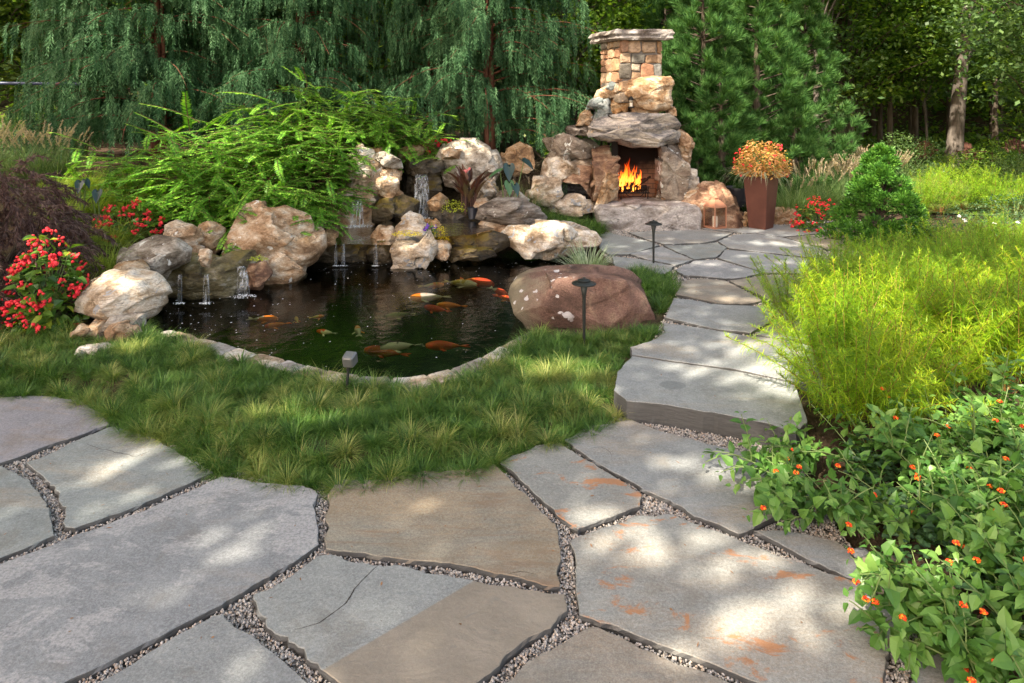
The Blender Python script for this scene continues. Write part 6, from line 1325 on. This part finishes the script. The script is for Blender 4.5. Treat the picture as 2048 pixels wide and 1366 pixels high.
for k in range(4):
    g, c = crown_mesh(2.6, [2.9, 3.6, 2.4, 3.2][k], [1.6, 2.6, .7, 1.9][k], [230, 260, 200, 240][k], 34, .17); WT.append((g.mesh("crown"), limb_mesh(c, [6, 7.5, 4.5, 6.5][k], .11).mesh("trunk", True)))
KIND = ["broad leaved tree", "high crowned tree", "low bushy understory tree", "layered understory tree"]; wn = 0
def wood_tree(x, D, k, sc, label=None, mat='wood', group="trees of the wood"):
    q = np.array([(x - CX) * D / F, D, 0]); q[2] = gzp(q[0], q[1]); o = thing("broadleaf_tree", label or KIND[k] + " standing deep in the dark wood", "tree", tuple(q), group, rng.random() * 6.28); o.scale = (sc,) * 3
    part("crown", WT[k][0], None, o); part("trunk", WT[k][1], M['trunkdark'], o); cr = o.children[0]
    if not len(WT[k][0].materials): WT[k][0].materials.append(M['wood'])
    cr.material_slots[0].link = 'OBJECT'; cr.material_slots[0].material = M[mat]
for k, (x, D) in enumerate([(-150, 18), (-30, 18.5), (60, 20), (180, 20), (330, 18.5), (470, 19), (600, 18), (730, 17.5), (760, 20), (880, 18.5), (1010, 19.5), (1130, 17.5), (1200, 19), (1300, 20), (1420, 21), (1560, 22), (1690, 27), (1760, 29), (1830, 26), (1900, 30), (2180, 20), (2260, 24), (1990, 28), (1620, 30), (1720, 34), (1850, 36), (2000, 35), (2100, 30), (1780, 24.5), (1700, 23), (1150, 25), (950, 26), (700, 27), (400, 27), (100, 27), (1250, 28), (1450, 30), (2150, 38), (1550, 37), (1700, 42), (1900, 43), (2050, 44)]):
    wood_tree(x, D, (k * 7 + k // 3) % 4, rng.uniform(.9, 1.25) * (1.0 if D < 30 else 1.35), mat='wood2' if k % 3 == 0 else 'wood')
wood_tree(1150, 16.4, 0, .85, "broad leaved tree peeping out between cedar and chimney")
wood_tree(2075, 17.0, 3, .95, "leafy maple with layered sprays at the right border", 'wood2'); wood_tree(2190, 15.0, 3, .95, "leafy maple at the right border, nearer than the other", 'wood2')
wood_tree(745, 16.2, 2, .9, "dark leafy tree in the gap between the weeping cedars")
def trunk(x0, y0, x1, D, r0, label, mat, hgt=9, crown=True):
    q = np.array([(x0 - CX) * D / F, D, 0]); q[2] = gzp(q[0], q[1]); o = thing("forest_tree", label, "tree", tuple(q)); lean = ((x1 - x0) * D / F) / (y0 * D / F)
    g, c = crown_mesh(2.2, 1.9, hgt - 4.0, 110, 30, .2); part("crown", g, M['wood'], o); part("trunk", limb_mesh(c + [lean * hgt, 0, 0], hgt, r0, (lean, 0), .05, 10), M[mat], o, smooth=True)
    o.children[0].location = (lean * hgt, 0, 0)
trunk(1904, 300, 1932, 22, .25, "tall grey trunk, the thickest in the wood at the right", 'trunk'); trunk(1653, 292, 1651, 21, .15, "pale slender trunk at the edge of the wood", 'trunk'); trunk(1676, 290, 1682, 23.5, .24, "dark thick trunk behind the pale slender one", 'trunkdark'); trunk(1632, 280, 1634, 20, .10, "thin pale trunk half hidden by cryptomeria foliage", 'trunk')
trunk(1822, 270, 1826, 30, .14, "thin dark trunk in the shade between the two groups of trunks", 'trunkdark'); trunk(1858, 296, 1835, 24, .05, "thin leaning sapling left of the thickest trunk", 'trunk', 6); trunk(1745, 260, 1748, 34, .15, "distant dark trunk in the middle of the wood", 'trunkdark'); trunk(1986, 280, 1984, 29, .16, "dark trunk behind the garden chairs", 'trunkdark'); trunk(100, 250, 98, 21, .12, "dark trunk at the left behind the cedars", 'trunkdark')
def bush(x, y, D, rx, h_, mat, label, n=1700, leaf=.05): leafy_mound("bush", label, at(x, y, D), (rx, rx * .8, h_), n, leaf, M[mat], cat="bush", droop=.15)
bush(1815, 330, 19.5, 1.15, 1.3, 'wood2', "rounded light green bush at the wood's edge", 3600, .07); bush(1908, 345, 19, .8, .75, 'wood', "low dark bush at the foot of the thickest trunk", 1800, .06); bush(1985, 330, 18, 1.0, 1.2, 'wood', "dark bush beneath the layered maple", 2400, .07); bush(2040, 350, 17, .9, 1.0, 'wood2', "bush at the right border below the maple", 2000, .06); bush(1870, 352, 18.5, .5, .5, 'wood2', "small bush in front of the left garden chair", 900, .05)
bush(40, 250, 13.6, 1.2, 1.0, 'wood2', "shady bush below the blue rail at the left border", 2400, .07); bush(1240, 330, 14.6, .9, 1.9, 'wood', "dark bush behind the chimney's left side", 2400, .07)
g = G(); n = 46000; a = rng.uniform(-1.0, 1.0, n); rr = rng.uniform(44, 62, n); p = np.c_[rr * np.sin(a), rr * np.cos(a), 0 * a]; p[:, 2] = gz(p[:, 0], p[:, 1]) - 1 + 15 * rng.random(n) ** 1.2
nr = unit(np.array([0, -.3, 1.]) + .7 * rng.normal(size=(n, 3))); rhomb(g, p, unit(np.cross(nr, rand_unit(n))), nr, rng.uniform(.5, 1.1, n), rng.uniform(.35, .7, n)); struct("distant_wood", g, M['wood'], kind="stuff")
g = G(); n = 26000; a = rng.uniform(-.75, .85, n); rr = rng.uniform(25.5, 44, n); p = np.c_[rr * np.sin(a), rr * np.cos(a), 0 * a]; hh = .5 + .8 * np.maximum(0, vn(np.c_[p[:, :2] * .35, 0 * a], 44) + .3); p[:, 2] = gz(p[:, 0], p[:, 1]) + hh * rng.random(n)
nr = unit(np.array([0, -.2, 1.]) + .6 * rng.normal(size=(n, 3))); rhomb(g, p, unit(np.cross(nr, rand_unit(n))), nr, rng.uniform(.14, .34, n), rng.uniform(.10, .2, n)); struct("undergrowth", g, M['wood'], kind="stuff")
# dry leaves on the flags
p = rng.uniform([-3, 2.4], [2.6, 8], (260, 2)); n = len(p); g = G(); nr = unit(np.c_[rng.normal(size=(n, 2)) * .25, np.ones(n)]); rhomb(g, np.c_[p, np.where(p[:, 1] < 4.9, .006, .165)], unit(np.cross(nr, rand_unit(n))), nr, rng.uniform(.012, .035, n), rng.uniform(.003, .012, n))
ok = np.zeros(n, bool)
for s_, z in SLABS: ok |= inside(p, s_)
g.v = [v.reshape(-1, 4, 3)[ok].reshape(-1, 3) for v in g.v]; g.f = {4: [np.arange(4 * ok.sum()).reshape(-1, 4)]}; struct("fallen_leaves", g, M['dead'], kind="stuff")

# ------------------------------------------------------------------ unseen trees added outside the view, crowns shaped to dapple the garden
HOLES = []                                           # gaps cut in the crowns to place the sun patches (photo pixel, level, radii along x and y)
def hole(px, py, z, rx, ry, D=None, rot=0.0):
    q = P(px, py, z) if D is None else Q(px, py, D); t = q[2] / SUN[2]; HOLES.append((q[0] - SUN[0] * t, q[1] - SUN[1] * t, rx * 1.0 + .03, ry * 1.0 + .03, rot))
for h_ in [(430, 1105, 0, .30, .12), (380, 1085, 0, .16, .10), (250, 925, 0, .30, .10), (300, 905, 0, .18, .12), (175, 955, 0, .22, .08), (1175, 1040, 0, .16, .10), (1230, 1075, 0, .28, .10), (1350, 930, 0, .26, .10), (1480, 960, 0, .34, .13), (1560, 985, 0, .2, .1), (1400, 1120, 0, .45, .16), (1290, 1100, 0, .25, .12), (1600, 1230, 0, .5, .10), (1450, 1250, 0, .3, .08), (420, 1310, 0, .14, .07), (450, 1345, 0, .2, .08), (1250, 1320, 0, .4, .08),
   (1490, 740, .14, .62, .22), (1545, 700, .14, .45, .26), (1560, 780, .14, .3, .2), (1420, 690, .14, .35, .14), (1380, 770, .12, .3, .06), (1440, 570, .16, .3, .06), (1470, 598, .16, .35, .08), (1420, 530, .16, .3, .07), (1540, 487, .16, .5, .10), (1470, 470, .16, .3, .07), (1640, 490, .16, .5, .10), (1480, 510, .16, .3, .08), (1350, 497, .16, .3, .05), (1560, 525, .16, .4, .06),
   (400, 672, .1, .35, .10), (320, 668, .1, .2, .12), (1250, 545, .4, .3, .12), (1130, 575, .45, .25, .1), (630, 845, .1, .25, .12), (250, 700, .1, .3, .15), (1120, 730, .15, .4, .2), (560, 830, .1, .2, .1), (1200, 790, .1, .2, .1)]: hole(*h_)
for px, py, D, rx, ry in [(235, 560, 6.7, .25, .15), (220, 490, 7.6, .5, .35), (110, 500, 6.7, .36, .3), (60, 560, 6.7, .2, .15), (400, 290, 9.8, .8, .6), (340, 240, 10.2, .7, .5), (340, 410, 9.3, .5, .4), (480, 340, 9.7, .5, .4), (560, 390, 9.6, .4, .3), (620, 250, 10.8, .6, .5), (160, 350, 10, .5, .4), (100, 430, 7.2, .4, .3), (1640, 600, 5.4, .6, .5), (1720, 560, 5.7, .5, .4), (1760, 640, 5.1, .4, .3), (2010, 690, 5.0, .5, .4), (1560, 640, 5.6, .2, .3), (1900, 560, 6.5, .8, .5), (600, 330, 10.8, .9, .6), (720, 330, 11, .6, .5), (740, 350, 10.9, .4, .3), (1300, 170, 11.8, .3, .2), (1900, 90, 24, 3, 3), (1720, 60, 27, 3, 3), (1990, 130, 17, 1.5, 1.5), (1800, 110, 28, 2, 2), (1420, 390, 11.5, .4, .25), (1080, 470, 9.8, .5, .3), (930, 290, 11.7, .5, .3), (830, 490, 9.4, .3, .25), (560, 470, 8.7, .4, .2), (1530, 310, 11.4, .6, .4), (1760, 360, 10.1, .6, .6), (1900, 370, 13.5, 1.2, .8), (1670, 340, 15, 2.2, 1.5), (280, 80, 12.8, .9, .7), (500, 120, 13, 1.0, .8), (980, 100, 13.2, .9, .8), (1100, 60, 13.2, .5, .6), (420, 60, 13, .8, .6), (160, 120, 13.4, .8, .6), (640, 80, 13.6, .6, .5), (1500, 150, 13.6, .7, .8), (1400, 100, 13, .5, .6), (1900, 1000, 3.6, .35, .25), (2000, 850, 4.2, .5, .35), (1640, 900, 4.1, .2, .15), (1850, 1180, 3.2, .2, .15)]: hole(px, py, 0, rx, ry, D)
HO = np.array(HOLES)
def dapple_tree(label, tx, ty, area, n, leaf, hz, seed, lim=1.42):
    """leaf sprays at heights hz above the ground area they shade, left out where a sun patch should fall"""
    lo, hi = np.array(area[0]), np.array(area[1]); gp = lo + rng.random((n, 2)) * (hi - lo); z = rng.uniform(*hz, n)
    keep = np.ones(n, bool)
    for x_, y_, rx, ry, rot in HO:
        e = ((gp[:, 0] - x_) / rx) ** 2 + ((gp[:, 1] - y_) / ry) ** 2; keep &= e > rng.uniform(.75, 1.15, n)
    op = vn(np.c_[gp * .9, np.full(n, seed)], 31) + .5 * vn(np.c_[gp * 2.3, np.full(n, seed)], 33); keep &= op < lim
    gp, z = gp[keep], z[keep]; n = len(gp); p = np.c_[gp, 0 * z] + SUN[None] / SUN[2] * z[:, None]
    o = thing("unseen_shade_tree", label, "tree", (tx, ty, gzp(tx, ty))); nr = unit(SUN + .45 * rng.normal(size=(n, 3))); g = G(); rhomb(g, p - [tx, ty, 0], unit(np.cross(nr, rand_unit(n))), nr, leaf * rng.uniform(.8, 1.3, n), leaf * .8); part("crown", g, M['wood'], o)
    gt = G(); top = np.array([0, 0, hz[0] + 1.5]); tube(gt, [(0, 0, -.3), (.1, 0, hz[0] * .5), top], [.4, .3, .16], 10)
    for k in rng.choice(n, 40, False): q = p[k] - [tx, ty, 0]; tube(gt, [top * .8, top * .5 + q * .5, q], [.1, .06, .02], 5, False)
    part("trunk", gt, M['trunkdark'], o, smooth=True)
dapple_tree("unseen tree with its crown shaped to dapple the patio", -9.5, -6.0, ((-6.5, .5), (5.5, 7.4)), 26000, .17, (10.5, 12.5), 1)
dapple_tree("unseen tree with its crown shaped to dapple pond and path", -12.5, .2, ((-8, 7.4), (6.5, 13.6)), 18000, .19, (11.5, 14), 2)
dapple_tree("unseen tree beyond the left border, crown shaped to dapple the conifers", -17.0, 12.0, ((-13, 13.6), (14, 22)), 15000, .24, (10, 12), 3, .15)
dapple_tree("unseen tree beyond the left border, crown shaped to dapple the wood", -21.0, 15.0, ((-16, 22), (26, 40)), 24000, .34, (10, 13), 4, -.1)
